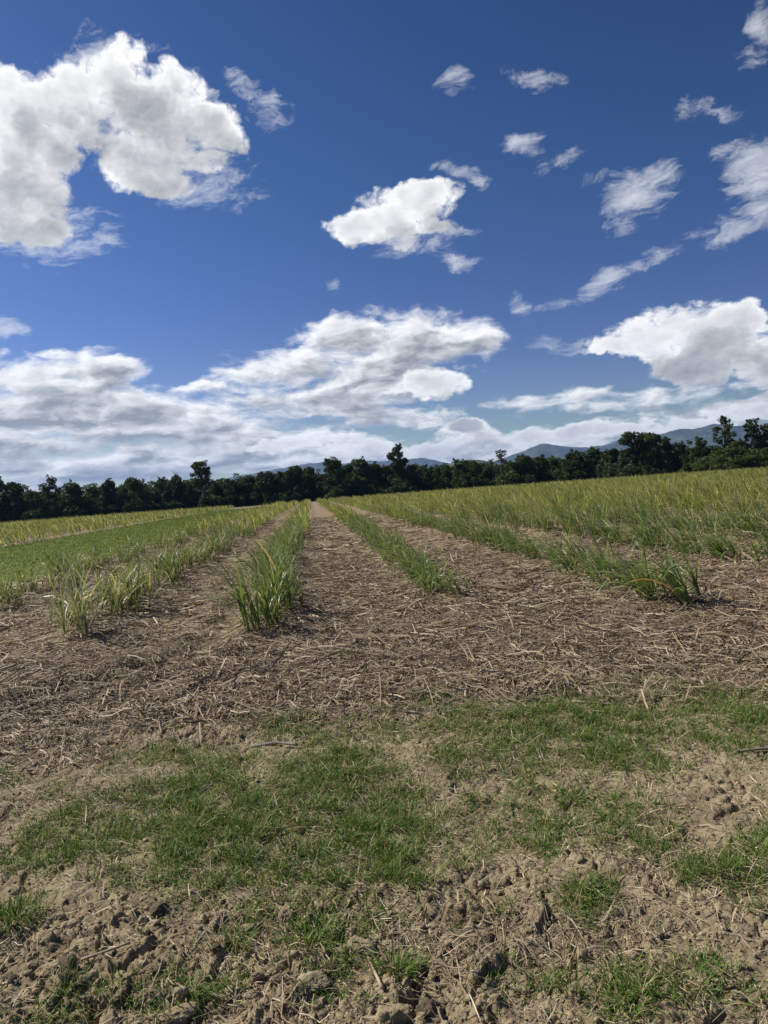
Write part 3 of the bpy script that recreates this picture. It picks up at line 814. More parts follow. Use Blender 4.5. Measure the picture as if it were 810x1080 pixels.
def straw_mesh(x, y, g, lmin, lmax, wmin, wmax, lift, tiltmax, segs=3, yaw_bias=None):
    n = len(x)
    L = lmin + (lmax - lmin) * g.random(n) ** 2.2
    W = g.uniform(wmin, wmax, n)
    yaw = g.uniform(0, 2 * math.pi, n)
    if yaw_bias is not None:
        yaw = np.where(g.random(n) < 0.45, yaw_bias + g.normal(0, 0.45, n) + math.pi * (g.random(n) < 0.5), yaw)
    curl = g.normal(0, 0.20, n)
    s = np.linspace(-0.5, 0.5, segs + 1)
    V = np.zeros((n, segs + 1, 2, 3))
    roll = g.uniform(-0.9, 0.9, n)
    sl = g.normal(0, tiltmax, n)
    for j, sj in enumerate(s):
        an = yaw + curl * (sj + 0.5)
        cx = x + np.cos(yaw + curl * (sj + 0.5) * 0.5) * L * sj
        cy = y + np.sin(yaw + curl * (sj + 0.5) * 0.5) * L * sj
        cz = ground_height(cx, cy) + lift * (0.3 + g.random(n)) + np.abs(sl) * L * (sj + 0.5) * (1 if True else 0)
        w = W * 0.5 * (1.0 if 0 < j < segs else 0.6)
        sx = -np.sin(an) * np.cos(roll) * w; sy = np.cos(an) * np.cos(roll) * w; sz = np.sin(roll) * w + np.abs(np.sin(roll)) * w
        V[:, j, 0] = np.stack([cx - sx, cy - sy, cz - np.sin(roll) * w + np.abs(np.sin(roll)) * w], 1)
        V[:, j, 1] = np.stack([cx + sx, cy + sy, cz + sz], 1)
    idx = np.arange(n * (segs + 1) * 2).reshape(n, segs + 1, 2)
    Q = np.stack([idx[:, :-1, 0], idx[:, :-1, 1], idx[:, 1:, 1], idx[:, 1:, 0]], -1).reshape(-1, 4)
    rnd = g.random(n)
    return V.reshape(-1, 3), Q, {'rnd': np.repeat(rnd, (segs + 1) * 2)}


def build_mulch():
    g = np.random.default_rng(17)
    parts = []
    for r0, r1, n, lm, lx, w0, w1, lift in ((4.3, 8.0, 150000, 0.025, 0.22, 0.002, 0.0085, 0.010), (8.0, 16.0, 90000, 0.05, 0.34, 0.004, 0.014, 0.014),
                                            (16.0, 45.0, 60000, 0.10, 0.45, 0.010, 0.028, 0.018)):
        x, y, r = view_points(g, n, r0, r1, 33, 0.6)
        keep = g.random(n) < mulch_mask(x, y) * 0.95 + 0.10 * sstep(4.2, 4.9, y)
        x = x[keep]; y = y[keep]
        pm = path_mask(x, y) < 0.3
        x = x[pm]; y = y[pm]
        parts.append(straw_mesh(x, y, g, lm, lx, w0, w1, lift, 0.10, 3, None))
        b = g.random(len(x)) < 0.05 * (0.3 + 1.4 * sstep(-0.2, 0.3, fbm(x * 1.1, y * 1.1, 3, 25)))
        parts.append(straw_mesh(x[b], y[b], g, 0.08, 0.42, max(w0 * 1.6, 0.006), max(w1 * 1.35, 0.013), lift * 1.4, 0.15, 5, None))
    v, q, at = join_parts(parts)
    at['rnd'] = 0.14 + 0.76 * at['rnd'] ** 1.5
    link('straw_mulch', mesh_np('straw_mulch', v, q, None, at, False, (M_STRAW,)), kind='stuff',
         label='grey-brown cane trash and straw lying between the rows', category='mulch')
    # sparse dry litter over the headland
    parts = []
    n = 110000
    x, y, r = view_points(g, n, 1.6, 5.4, 36, 0.7)
    w = 0.35 + 0.65 * sstep(-0.1, 0.45, fbm(x * 1.5, y * 1.5, 3, 97)) + 0.5 * sstep(3.9, 4.8, y)
    k = g.random(n) < w * 0.75
    v, q, at = straw_mesh(x[k], y[k], g, 0.010, 0.12, 0.0010, 0.0036, 0.005, 0.18, 3)
    link('dry_litter', mesh_np('dry_litter', v, q, None, at, False, (M_STRAW,)), kind='stuff',
         label='loose dry straw bits scattered over grass and soil', category='litter')


build_mulch()


def grass_blades(x, y, g, lmin, lmax, w, hmul=None):
    n = len(x)
    z = ground_height(x, y) - 0.006
    tuft = 0.5 + 0.5 * np.clip(fbm(x * 7, y * 7, 3, 33) * 2.6, -1, 1)
    L = (lmin + (lmax - lmin) * g.random(n) ** 1.6) * (0.45 + 0.95 * tuft)
    L = np.where(g.random(n) < 0.05, L * 1.6, L)
    if hmul is not None: L = L * hmul
    rnd = np.clip(g.random(n) * 0.7 + 0.3 * tuft, 0, 1)
    return blades(np.stack([x, y, z], 1), g.uniform(0, 2 * math.pi, n), L, w * g.uniform(0.6, 1.3, n), np.abs(g.normal(0.35, 0.35, n)),
                  g.uniform(0.3, 2.1, n), 3, rnd, np.array([0.8, 1.0, 0.7, 0.05]), 1.3, g.normal(0, 0.8, n))


def build_grass():
    g = np.random.default_rng(29)
    n = 900000
    x, y, r = view_points(g, n, 1.6, 5.9, 36, 0.75)
    d = grass_density(x, y)
    k = g.random(n) < d * 0.85
    x = x[k]; y = y[k]
    v, q, at = grass_blades(x, y, g, 0.025, 0.085, 0.0030)
    link('couch_grass', mesh_np('couch_grass', v, q, None, at, False, (M_GRASS,)), kind='stuff',
         label='dark green couch grass patches on the headland soil', category='grass')
    print('grass blades', len(x))
    n = 150000
    a = 9 + 112 * g.random(n) ** 1.7; p = g.uniform(-15.0, -5.2, n)
    x, y = row_xy(a, p)
    r = np.hypot(x, y)
    k = (g.random(n) < path_mask(x, y)) & (np.degrees(np.abs(np.arctan2(x, y))) < 40)
    x = x[k]; y = y[k]; r = r[k]; m = len(x)
    z = ground_height(x, y)
    v, q, at = blades(np.stack([x, y, z], 1), g.uniform(0, 6.28, m), g.uniform(0.02, 0.065, m) * (0.6 + 0.8 * np.clip(0.5 + 1.5 * fbm(x * 0.9, y * 0.9, 3, 36), 0, 1)), 0.008 + 0.0006 * r, np.abs(g.normal(0.3, 0.3, m)),
                      g.uniform(0.2, 1.4, m), 2, np.clip(0.45 + 0.8 * fbm(x * 0.4, y * 0.4, 3, 35) + g.normal(0, 0.15, m), 0, 1), np.array([0.9, 0.9, 0.1]))
    link('path_grass', mesh_np('path_grass', v, q, None, at, False, (M_PATH,)), kind='stuff',
         label='bright mown grass strip running between the cane blocks on the left', category='grass')


build_grass()


def tuft_mesh(seed, n, rad, lmin, lmax, w):
    g = np.random.default_rng(seed)
    a = g.uniform(0, 6.28, n); r = rad * g.random(n) ** 0.7
    b = np.stack([r * np.cos(a), r * np.sin(a), np.full(n, -0.01)], 1)
    az = a + g.normal(0, 0.8, n)
    v, q, at = blades(b, az, g.uniform(lmin, lmax, n), w * g.uniform(0.6, 1.3, n), np.abs(g.normal(0.25, 0.25, n)) + 0.3 * r / rad,
                      g.uniform(0.2, 1.7, n), 4, g.random(n), np.array([0.8, 1, 0.85, 0.55, 0.05]), 1.3, g.normal(0, 0.6, n))
    return mesh_np('grass_tuft', v, q, None, at, False, (M_GRASS,))


TUFTS = [(0.58, 2.40, 0.085, 'upright dark green grass tuft standing alone behind the lifted clods at right'),
         (-0.34, 2.29, 0.085, 'round dark grass tuft just left of the cracked soil block'),
         (1.07, 2.50, 0.12, 'wide grass tuft at right on the edge of the cracked tan crust'),
         (0.74, 1.95, 0.12, 'dark grass tuft at the bottom right in front of the camera'),
         (0.52, 1.93, 0.10, 'sparse grass tuft at the bottom edge beside dry straw'),
         (-0.70, 2.04, 0.10, 'thin yellowish grass tuft among clods at the bottom left'),
         (-1.36, 2.50, 0.09, 'small grass tuft at the left edge behind the clods'),
         (-0.58, 2.30, 0.08, 'thin grass tuft left of the round dark tuft'),
         (1.25, 2.62, 0.09, 'grass tuft at the right picture edge'),
         (-0.06, 2.10, 0.05, 'tiny grass tuft in front of the cracked soil block'),
         (-0.44, 6.24, 0.10, 'single dark weed tuft on the mulch between the two centre rows')]
for i, (x, y, rad, lab) in enumerate(TUFTS):
    thin = 'sparse' in lab or 'thin' in lab
    me = tuft_mesh(500 + i, 100 if thin else 220, rad, 0.03, 0.10 if thin else 0.115, 0.0030)
    o = link('grass_tuft', me, label=lab, category='grass tuft', group='loose grass tufts on the headland')
    o.location = (x, y, float(ground_height(np.array([x]), np.array([y]))[0]))


# ------------------------------------------------------------------ clods and stalks
def clod_mesh(seed, sx, sy, sz, mat, sub=5):
    import bmesh
    bm = bmesh.new(); bmesh.ops.create_icosphere(bm, subdivisions=sub, radius=1.0)
    co = np.array([v.co[:] for v in bm.verts])
    g = np.random.default_rng(seed)
    o = g.uniform(0, 50, 3)
    n3 = lambda f, s: (perlin(co[:, 0] * f + o[0] + co[:, 2] * f * 0.7, co[:, 1] * f + o[1], s) + perlin(co[:, 2] * f + o[2], co[:, 0] * f * 0.8 + co[:, 1] * f + o[1], s + 3)) * 0.5
    # a few flat broken faces
    r = np.ones(len(co))
    for _ in range(12):
        d = g.normal(0, 1, 3); d /= np.linalg.norm(d); c = g.uniform(0.50, 0.80)
        t = co @ d
        r = np.where(t > 0, np.minimum(r, c / np.maximum(t, 1e-3)), r)
    r = r + 0.22 * n3(1.6, seed) + 0.22 * np.abs(n3(4.0, seed + 1)) - 0.14 * np.abs(n3(9.0, seed + 2)) + 0.09 * n3(19.0, seed + 4)
    co = co * r[:, None] * np.array([sx, sy, sz])
    for v, p in zip(bm.verts, co): v.co = p
    me = bpy.data.meshes.new('soil_clod'); bm.to_mesh(me); bm.free()
    me.polygons.foreach_set('use_smooth', np.ones(len(me.polygons), bool))
    me.materials.append(mat)
    return me


BIG_CLODS = [(-0.865, 2.37, 0.030, 0.022, 0.062, 0.5, True, 'dark upright slab of damp clay standing among the clods at left'),
             (-0.165, 2.23, 0.072, 0.042, 0.036, 0.1, False, 'blocky cracked soil lump with a dark undercut, right of the round grass tuft'),
             (-0.31, 2.06, 0.075, 0.040, 0.034, 0.5, False, 'long ridged tan clod near the bottom, left of centre'),
             (-0.90, 2.02, 0.060, 0.038, 0.034, 0.3, False, 'pale knobbly clod in the bottom left corner'),
             (-0.66, 1.98, 0.070, 0.034, 0.036, 0.6, False, 'tan clod pushed up beside a furrow at the bottom left'),
             (-0.55, 2.37, 0.040, 0.026, 0.034, -0.3, False, 'pointed pale clod catching light left of the grass tuft'),
             (-1.12, 2.24, 0.060, 0.042, 0.030, 0.2, False, 'broad flat clod near the left edge'),
             (0.57, 2.17, 0.042, 0.030, 0.028, 0.0, True, 'dark crumbly clod under the upright grass tuft at right'),
             (0.86, 2.28, 0.078, 0.030, 0.018, -0.5, False, 'lifted plate of cracked crust at right'),
             (-0.42, 2.20, 0.045, 0.026, 0.030, 1.0, False, 'light pointed clod leaning in front of the round grass tuft')]
for i, (x, y, sx, sy, sz, rot, dark, lab) in enumerate(BIG_CLODS):
    o = link('soil_clod', clod_mesh(600 + i, sx * 1.05, sy * 1.1, sz * 0.72, M_CLOD_DARK if dark else M_CLOD), label=lab, category='clod', group='larger soil clods')
    o.location = (x, y, float(ground_height(np.array([x]), np.array([y]))[0]) + sz * 0.10)
    o.rotation_euler = (0.15 * math.sin(i * 3.1), 0.2 * math.sin(i * 1.7), rot)
CL = [clod_mesh(650 + i, 0.027, 0.020, 0.013 + 0.004 * (i % 3), M_CLOD if i % 4 else M_CLOD_DARK, 4) for i in range(8)]
gc = np.random.default_rng(61)
n = 0
while n < 190:
    left = gc.random() < 0.72
    x = gc.uniform(-1.5, 0.1) if left else gc.uniform(0.1, 1.3); y = gc.uniform(1.85, 2.75)
    if gc.random() > float(clod_mask(np.array([x]), np.array([y]))[0]) + 0.05: continue
    s = float(np.clip(gc.lognormal(-0.35, 0.5), 0.28, 1.7))
    o = link('soil_clod', CL[n % 8], category='clod', group='small clods left of the centre' if left else 'small clods right of the centre',
             label='small crumbled clod on the churned soil at the bottom left' if x < 0.1 else 'small crumbled clod on the cracked soil at the bottom right')
    o.location = (x, y, float(ground_height(np.array([x]), np.array([y]))[0]) + 0.001 * s)
    o.rotation_euler = (gc.uniform(-.5, .5), gc.uniform(-.5, .5), gc.uniform(0, 6.28)); o.scale = (s, s * gc.uniform(.8, 1.2), s * gc.uniform(.8, 1.3))
    n += 1


def build_crumbs():
    import bmesh
    bm = bmesh.new(); bmesh.ops.create_icosphere(bm, subdivisions=1, radius=1.0)
    base = np.array([v.co[:] for v in bm.verts]); tri = np.array([[v.index for v in f.verts] for f in bm.faces]); bm.free()
    g = np.random.default_rng(63)
    x, y, r = view_points(g, 26000, 1.7, 5.2, 36, 0.9)
    k = g.random(len(x)) < np.clip(0.22 + 0.9 * clod_mask(x, y) + 0.6 * sstep(-0.05, 0.3, fbm(x * 2.6, y * 2.6, 3, 66)), 0, 1) * (1 - 0.6 * grass_density(x, y))
    x = x[k]; y = y[k]; n = len(x)
    s = np.clip(g.lognormal(math.log(0.0042), 0.5, n), 0.002, 0.014)
    V = base[None] * (1 + g.uniform(-0.35, 0.3, (n, len(base), 1))) * s[:, None, None] * g.uniform(0.6, 1.3, (n, 1, 3))
    V[:, :, 2] *= 0.75
    V += np.stack([x, y, ground_height(x, y) + 0.25 * s], 1)[:, None, :]
    T = (tri[None] + (np.arange(n) * len(base))[:, None, None]).reshape(-1, 3)
    link('soil_crumbs', mesh_np('soil_crumbs', V.reshape(-1, 3), None, T, None, False, (M_CLOD,)), kind='stuff',
         label='small dry soil crumbs strewn over the bare headland', category='soil crumbs')


build_crumbs()


def stalk(pts, rad, lab, grey=False, group='old cane stalks on the ground'):
    P = []
    for i, (x, y) in enumerate(pts):
        P.append((x, y, float(ground_height(np.array([x]), np.array([y]))[0]) + rad * 0.9 + 0.008))
    # resample
    Q = []
    for a, b in zip(P[:-1], P[1:]):
        for s in np.linspace(0, 1, 5)[:-1]: Q.append(tuple(np.array(a) * (1 - s) + np.array(b) * s))
    Q.append(P[-1])
    Q = np.array(Q)
    for _ in range(2): Q[1:-1] = (Q[:-2] + 2 * Q[1:-1] + Q[2:]) / 4
    v, q = tube(Q, [rad * (1.0 - 0.35 * i / len(Q)) * (1.12 if i % 4 == 0 else 1.0) for i in range(len(Q))], 8)
    c = Q.mean(0)
    o = link('cane_stalk', mesh_np('cane_stalk', v - c, q, None, None, True, (M_STALK_GREY if grey else M_STALK,)), label=lab, category='cane stalk', group=group)
    o.location = c


stalk([(-3.72, 7.16), (-3.35, 6.95), (-3.17, 6.62), (-3.16, 6.36)], 0.013, 'pale bent cane stalk curving over the earth at the left edge')
stalk([(-1.50, 5.36), (-1.15, 5.30), (-0.82, 5.20)], 0.007, 'long straight thin straw stalk lying across the mulch edge left of centre')
stalk([(-2.74, 5.50), (-2.45, 5.10)], 0.010, 'short slanting pale stalk on the bare earth at left')
stalk([(-0.84, 4.13), (-0.70, 4.11), (-0.57, 4.05)], 0.010, 'short thick grey stick at the top edge of the left grass patch', True)
stalk([(-1.74, 6.30), (-1.52, 6.05), (-1.40, 5.70)], 0.008, 'pale stalk lying along the curved wheel track')
stalk([(-1.10, 3.52), (-0.98, 3.62)], 0.006, 'short pale straw stalk in the left grass patch')
stalk([(-0.10, 2.00), (-0.145, 2.17)], 0.005, 'pale pointed cane splinter beside the cracked soil block')
stalk([(-1.05, 2.28), (-0.90, 2.30)], 0.005, 'pale flat cane splinter among the left clods')
stalk([(-2.60, 5.78), (-2.05, 5.26)], 0.008, 'long grey-brown stalk slanting across the left earth', True)
stalk([(0.05, 5.12), (0.30, 5.33), (0.62, 5.70)], 0.007, 'thin stalk in the mulch right of centre')
stalk([(1.10, 4.60), (1.36, 4.52)], 0.008, 'dry stalk lying across the right grass band', True)
stalk([(0.20, 4.70), (0.28, 4.40)], 0.007, 'pale stalk in the sparse grass at centre')
stalk([(1.92, 3.52), (1.62, 3.54)], 0.009, 'grey stalk on the bare patch at the right edge', True)
gs = np.random.default_rng(71)
for i in range(70):
    x = gs.uniform(-3.2, 3.2); y = gs.uniform(4.4, 9.5)
    if abs(x) > 0.55 * y or (i % 4 and y < float(mulch_edge(x))): continue
    L = gs.uniform(0.10, 0.38); a = gs.uniform(0, 3.14); b = a + gs.normal(0, 0.5)
    p = [(x, y), (x + math.cos(a) * L / 2, y + math.sin(a) * L / 2)]
    p.append((p[1][0] + math.cos(b) * L / 2, p[1][1] + math.sin(b) * L / 2))
    side = 'left of' if x < -0.3 else ('right of' if x > 1.0 else 'on')
    stalk(p, gs.uniform(0.004, 0.009), 'dry broken cane stalk in the mulch ' + side + ' the centre track', gs.random() < 0.4, 'broken stalks ' + side + ' the centre track')


# ------------------------------------------------------------------ tree belt
def leaf_cloud(centres, radii, counts, size, g, flat=1.0, cl_rnd=None):
    P = []; N = []; rn = []
    for i, (c, r, n) in enumerate(zip(centres, radii, counts)):
        d = g.normal(0, 1, (n, 3)); d /= np.linalg.norm(d, axis=1)[:, None]
        rad = r * g.random(n) ** 0.45
        p = np.array(c) + d * rad[:, None] * np.array([1, 1, flat])
        P.append(p); rn.append(np.clip(0.45 * g.random(n) + 0.55 * (g.random() if cl_rnd is None else cl_rnd[i]), 0, 1))
    P = np.concatenate(P); rn = np.concatenate(rn); n = len(P)
    a = g.normal(0, 1, (n, 3)); a /= np.linalg.norm(a, axis=1)[:, None]
    b = np.cross(a, g.normal(0, 1, (n, 3))); b /= np.linalg.norm(b, axis=1)[:, None]
    s = size * g.uniform(0.5, 1.25, n)
    a = a * s[:, None] * 0.5; b = b * s[:, None] * 0.28
    V = np.stack([P - a, P + b, P + a, P - b], 1)
    q = np.arange(n * 4).reshape(n, 4)
    return V.reshape(-1, 3), q, {'rnd': np.repeat(rn, 4), 'tt': np.tile([0., .5, 1., .5], n), 'across': np.zeros(n * 4)}


def tree_meshes(kind, h, r, seed):
    """Unit-true crown and trunk for a tree h metres tall with a crown about r metres in radius."""
    g = np.random.default_rng(seed)
    C = []; Rr = []
    base = {'dense': 0.10, 'airy': 0.20, 'tall': 0.08, 'lone': 0.44, 'cone': 0.12, 'wispy': 0.55, 'gappy': 0.16, 'umbrella': 0.18, 'fill': 0.04}[kind]
    ncl = {'dense': 34, 'airy': 26, 'tall': 46, 'lone': 34, 'cone': 22, 'wispy': 13, 'gappy': 24, 'umbrella': 70, 'fill': 24}[kind]
    for i in range(ncl):
        f = g.random() ** 0.85
        z = h * (base + (0.93 - base) * f)
        if kind in ('dense', 'fill'):
            w = (0.80 + 0.35 * math.sin(f * 3.0)) * (1 - 0.80 * max(0, f - 0.5) * 1.6) 
        elif kind == 'tall':
            w = 1.0 - 0.62 * f + 0.2 * math.sin(f * 9)
        elif kind == 'cone':
            w = 1.15 * (1 - f) + 0.08
        elif kind == 'umbrella':
            w = 1.0 * math.sqrt(max(0.02, 1 - f ** 2.2))
        elif kind == 'lone':
            w = 0.95 * math.sin(0.7 + f * 2.0)
        elif kind == 'wispy':
            w = 1.0 - 0.4 * f
        else:
            w = 0.95 - 0.45 * f + 0.25 * math.sin(f * 11 + seed)
        a = g.uniform(0, 2 * math.pi); q = math.sqrt(g.random()) * r * max(w, 0.05)
        if kind in ('gappy', 'wispy', 'airy'):
            q = (0.35 + 0.65 * g.random()) * r * w
        C.append((math.cos(a) * q, math.sin(a) * q, z))
        cr = {'dense': 0.36, 'fill': 0.42, 'tall': 0.33, 'airy': 0.28, 'lone': 0.36, 'cone': 0.30, 'wispy': 0.27, 'gappy': 0.30, 'umbrella': 0.15}[kind] * r
        Rr.append(cr * g.uniform(0.65, 1.3))
    if kind == 'umbrella':
        C = [(x, y, h * 0.22 + (z - h * 0.2) * 0.92) for x, y, z in C]
    top = max(c[2] + q * 0.8 for c, q in zip(C, Rr))
    C = [(x, y, z * (h / top)) for x, y, z in C]
    size = {'wispy': 0.34, 'gappy': 0.42, 'airy': 0.42, 'umbrella': 0.40}.get(kind, 0.46)
    dens = {'airy': 95, 'gappy': 105, 'wispy': 62, 'umbrella': 120, 'lone': 125}.get(kind, 145)
    cnt = [int(dens * max(0.5, min(2.2, (q / 0.8) ** 1.7))) for q in Rr]
    # fine twigs that break the outline
    extra = []
    for c, q in list(zip(C, Rr)):
        for _ in range(3):
            d = g.normal(0, 1, 3); d /= np.linalg.norm(d)
            if d[2] < -0.2: continue
            extra.append((tuple(np.array(c) + d * q * 1.05), q * 0.38))
    v, qd, at = leaf_cloud(C + [e[0] for e in extra], Rr + [e[1] for e in extra], cnt + [22] * len(extra), size, g, 0.55 if kind in ('umbrella', 'wispy') else 0.8)
    v[:, 2] = np.maximum(v[:, 2], 0.03)
    mat = M_CROWN_LIGHT if kind in ('airy', 'wispy', 'lone') or seed % 4 == 1 else M_CROWN
    crown = mesh_np('crown', v, qd, None, at, False, (mat,))
    tv = []; tq = []; n = 0
    rt = max(0.12, 0.028 * h)
    lean = g.normal(0, 0.03, 2)
    th = h * (0.86 if kind in ('lone', 'wispy', 'gappy', 'tall', 'cone') else 0.62)
    pts = [(lean[0] * s * h, lean[1] * s * h, th * s - (0.15 if s == 0 else 0)) for s in np.linspace(0, 1, 6)]
    a, b = tube(pts, [rt * (1.25 - 1.0 * s) for s in np.linspace(0, 1, 6)], 8)
    tv.append(a); tq.append(b); n += len(a)
    for c in C[::2]:
        s = min(0.95, max(0.25, (c[2] / h) - 0.18) * h / th)
        p0 = Vector((lean[0] * s * h, lean[1] * s * h, th * s)); p1 = Vector(c)
        mid = p0.lerp(p1, 0.55) + Vector((0, 0, 0.12 * (p1 - p0).length))
        a, b = tube([p0, mid, p1], [rt * 0.35, rt * 0.2, rt * 0.07], 5)
        tv.append(a); tq.append(b + n); n += len(a)
    trunk = mesh_np('trunk', np.concatenate(tv), np.concatenate(tq), None, None, True, (M_BARK_PALE if kind in ('lone', 'airy', 'gappy') else M_BARK,))
    return crown, trunk


TREE_LABEL = {
    -38.4: 'lone tall slim tree, bare trunk and small crown above the belt at left',
    4.1: 'tallest dark pointed tree in the middle of the belt, beyond the centre rows',
    9.8: 'small narrow conical tree just right of the tall middle tree',
    25.1: 'thin wispy tree with see-through feathery branches right of the belt middle',
    48.2: 'left of the two big black trees where the belt steps up at right',
    51.6: 'right of the two big black trees where the belt steps up at right',
    59.2: 'pale feathery tree in the gap right of the two big black trees',
    58.8: 'slim upright greener tree with a narrow crown beside the gap at right',
    62.5: 'tall gappy ragged tree, left one of the pair above the umbrella tree',
    66.4: 'tall gappy ragged tree, right one of the pair above the umbrella tree',
    69.2: 'ragged tall tree cut by the right picture edge',
    59.6: 'low broad umbrella-shaped tree spreading over the field edge at far right',
    -70.0: 'low lighter green bush with palm-like leaves at the left end of the belt',
    -61.8: 'pale-trunked loose tree in the left part of the belt',
    -47.8: 'light-crowned open tree two places left of the lone slim tree',
    16.7: 'open light-branched tree with sky showing through, left of the wispy tree',
    29.6: 'rounded dark tree just right of the wispy tree',
    -10.3: 'rounded tall dark tree, first of the pair left of the middle tree',
    -4.6: 'flat-topped dark tree between the rounded one and the tall middle tree',
    -52.4: 'high-crowned dark tree left of the bright sky notch at left',
}
ORD = ['first', 'second', 'third', 'fourth', 'fifth', 'sixth', 'seventh', 'eighth', 'ninth', 'tenth', 'eleventh', 'twelfth', 'thirteenth', 'fourteenth', 'fifteenth']
SHAPE = {'dense': 'rounded dark broadleaf tree', 'tall': 'tall black tree', 'airy': 'loose lighter tree', 'gappy': 'ragged tall tree', 'cone': 'narrow tree'}
order = sorted(range(len(TREES)), key=lambda i: math.atan2(TREES[i][0], TREES[i][1]))
lone_rank = [k for k, i in enumerate(order) if TREES[i][4] == 'lone'][0]
mid_rank = [k for k, i in enumerate(order) if TREES[i][0] == 4.1][0]
wisp_rank = [k for k, i in enumerate(order) if TREES[i][4] == 'wispy'][0]
big_rank = [k for k, i in enumerate(order) if TREES[i][0] == 51.6][0]
for k, i in enumerate(order):
    x, y, h, r, kind = TREES[i]
    if x in TREE_LABEL:
        lab = TREE_LABEL[x]
    else:
        s = SHAPE[kind]
        if k < lone_rank: lab = '%s, %s place to the left of the lone slim tree' % (s, ORD[min(14, lone_rank - k - 1)])
        elif k < mid_rank - 7: lab = '%s, %s place to the right of the lone slim tree' % (s, ORD[k - lone_rank - 1])
        elif k < mid_rank: lab = '%s, %s place to the left of the tall middle tree' % (s, ORD[mid_rank - k - 1])
        elif k < wisp_rank: lab = '%s, %s place to the right of the tall middle tree' % (s, ORD[k - mid_rank - 1])
        elif k < big_rank: lab = '%s, %s place to the right of the wispy tree' % (s, ORD[k - wisp_rank - 1])
        else: lab = '%s, %s place to the right of the two big black trees' % (s, ORD[k - big_rank - 1])
    crown, trunk = tree_meshes(kind, h, r, 800 + i)
    o = link('tree', None, label=lab, category='tree', group='trees of the dark belt behind the field')
    o.location = (x, y, -0.02)
    o.rotation_euler = (0, 0, random.uniform(0, 6.28) if kind != 'wispy' else 0)
    link('crown', crown, o); link('trunk', trunk, o)

FILL = [tree_meshes('fill', 5.0, 2.9, 900 + i) for i in range(6)]
for i, (x, y, h) in enumerate(BACK_TREES):
    o = link('tree', None, label='dark tree in the second line, half hidden behind the front trees of the belt', category='tree', group='second line of belt trees')
    h *= 1.33 if x < 5 else 1.2
    o.location = (x, y, -0.02); s = h / 5.0
    o.scale = (s * random.uniform(0.95, 1.25), s * random.uniform(0.95, 1.25), s); o.rotation_euler = (0, 0, random.uniform(0, 6.28))
    link('crown', FILL[i % 6][0], o); link('trunk', FILL[i % 6][1], o)

BUSH = [tree_meshes('fill', 2.6, 1.9, 950 + i) for i in range(4)]
front = [(x, y, r) for x, y, h, r, kd in TREES]
for i, (x, y, r) in enumerate(front):
    if i % 2 and x < 66: 
        pass
    o = link('shrub', None, label='dark low shrub at the foot of the tree belt along the field edge', category='shrub', group='shrubs under the tree belt')
    d = math.hypot(x, y); o.location = (x * (1 - 3.5 / d) + random.uniform(-1.5, 1.5), y * (1 - 3.5 / d), -0.02)
    s = random.uniform(0.75, 1.25); o.scale = (s * 1.2, s, s); o.rotation_euler = (0, 0, random.uniform(0, 6.28))
    link('crown', BUSH[i % 4][0], o); link('stem', BUSH[i % 4][1], o)
# ------------------------------------------------------------------ sky with clouds
def mass_group(name, masses, k):
    """Smooth union of soft ellipses in azimuth / elevation degrees."""
    grp = bpy.data.node_groups.new(name, 'ShaderNodeTree')
    grp.interface.new_socket('P', in_out='INPUT', socket_type='NodeSocketVector')
    grp.interface.new_socket('F', in_out='OUTPUT', socket_type='NodeSocketFloat')
    g = NT(grp); gi = g.n('NodeGroupInput'); go = g.n('NodeGroupOutput')
    P = gi.outputs[0]
    acc = None
    for a, b, c, e, f, h, wt in masses:
        x = g.vm('DOT_PRODUCT', P, (a, b, c), out=1)
        y = g.vm('DOT_PRODUCT', P, (e, f, h), out=1)
        r2 = g.m('MULTIPLY_ADD', x, x, g.m('MULTIPLY', y, y))
        v = g.m('MULTIPLY_ADD', r2, -wt, wt)
        acc = v if acc is None else g.m('SMOOTH_MAX', acc, v, k)
    g.L(acc, go.inputs[0])
    return grp


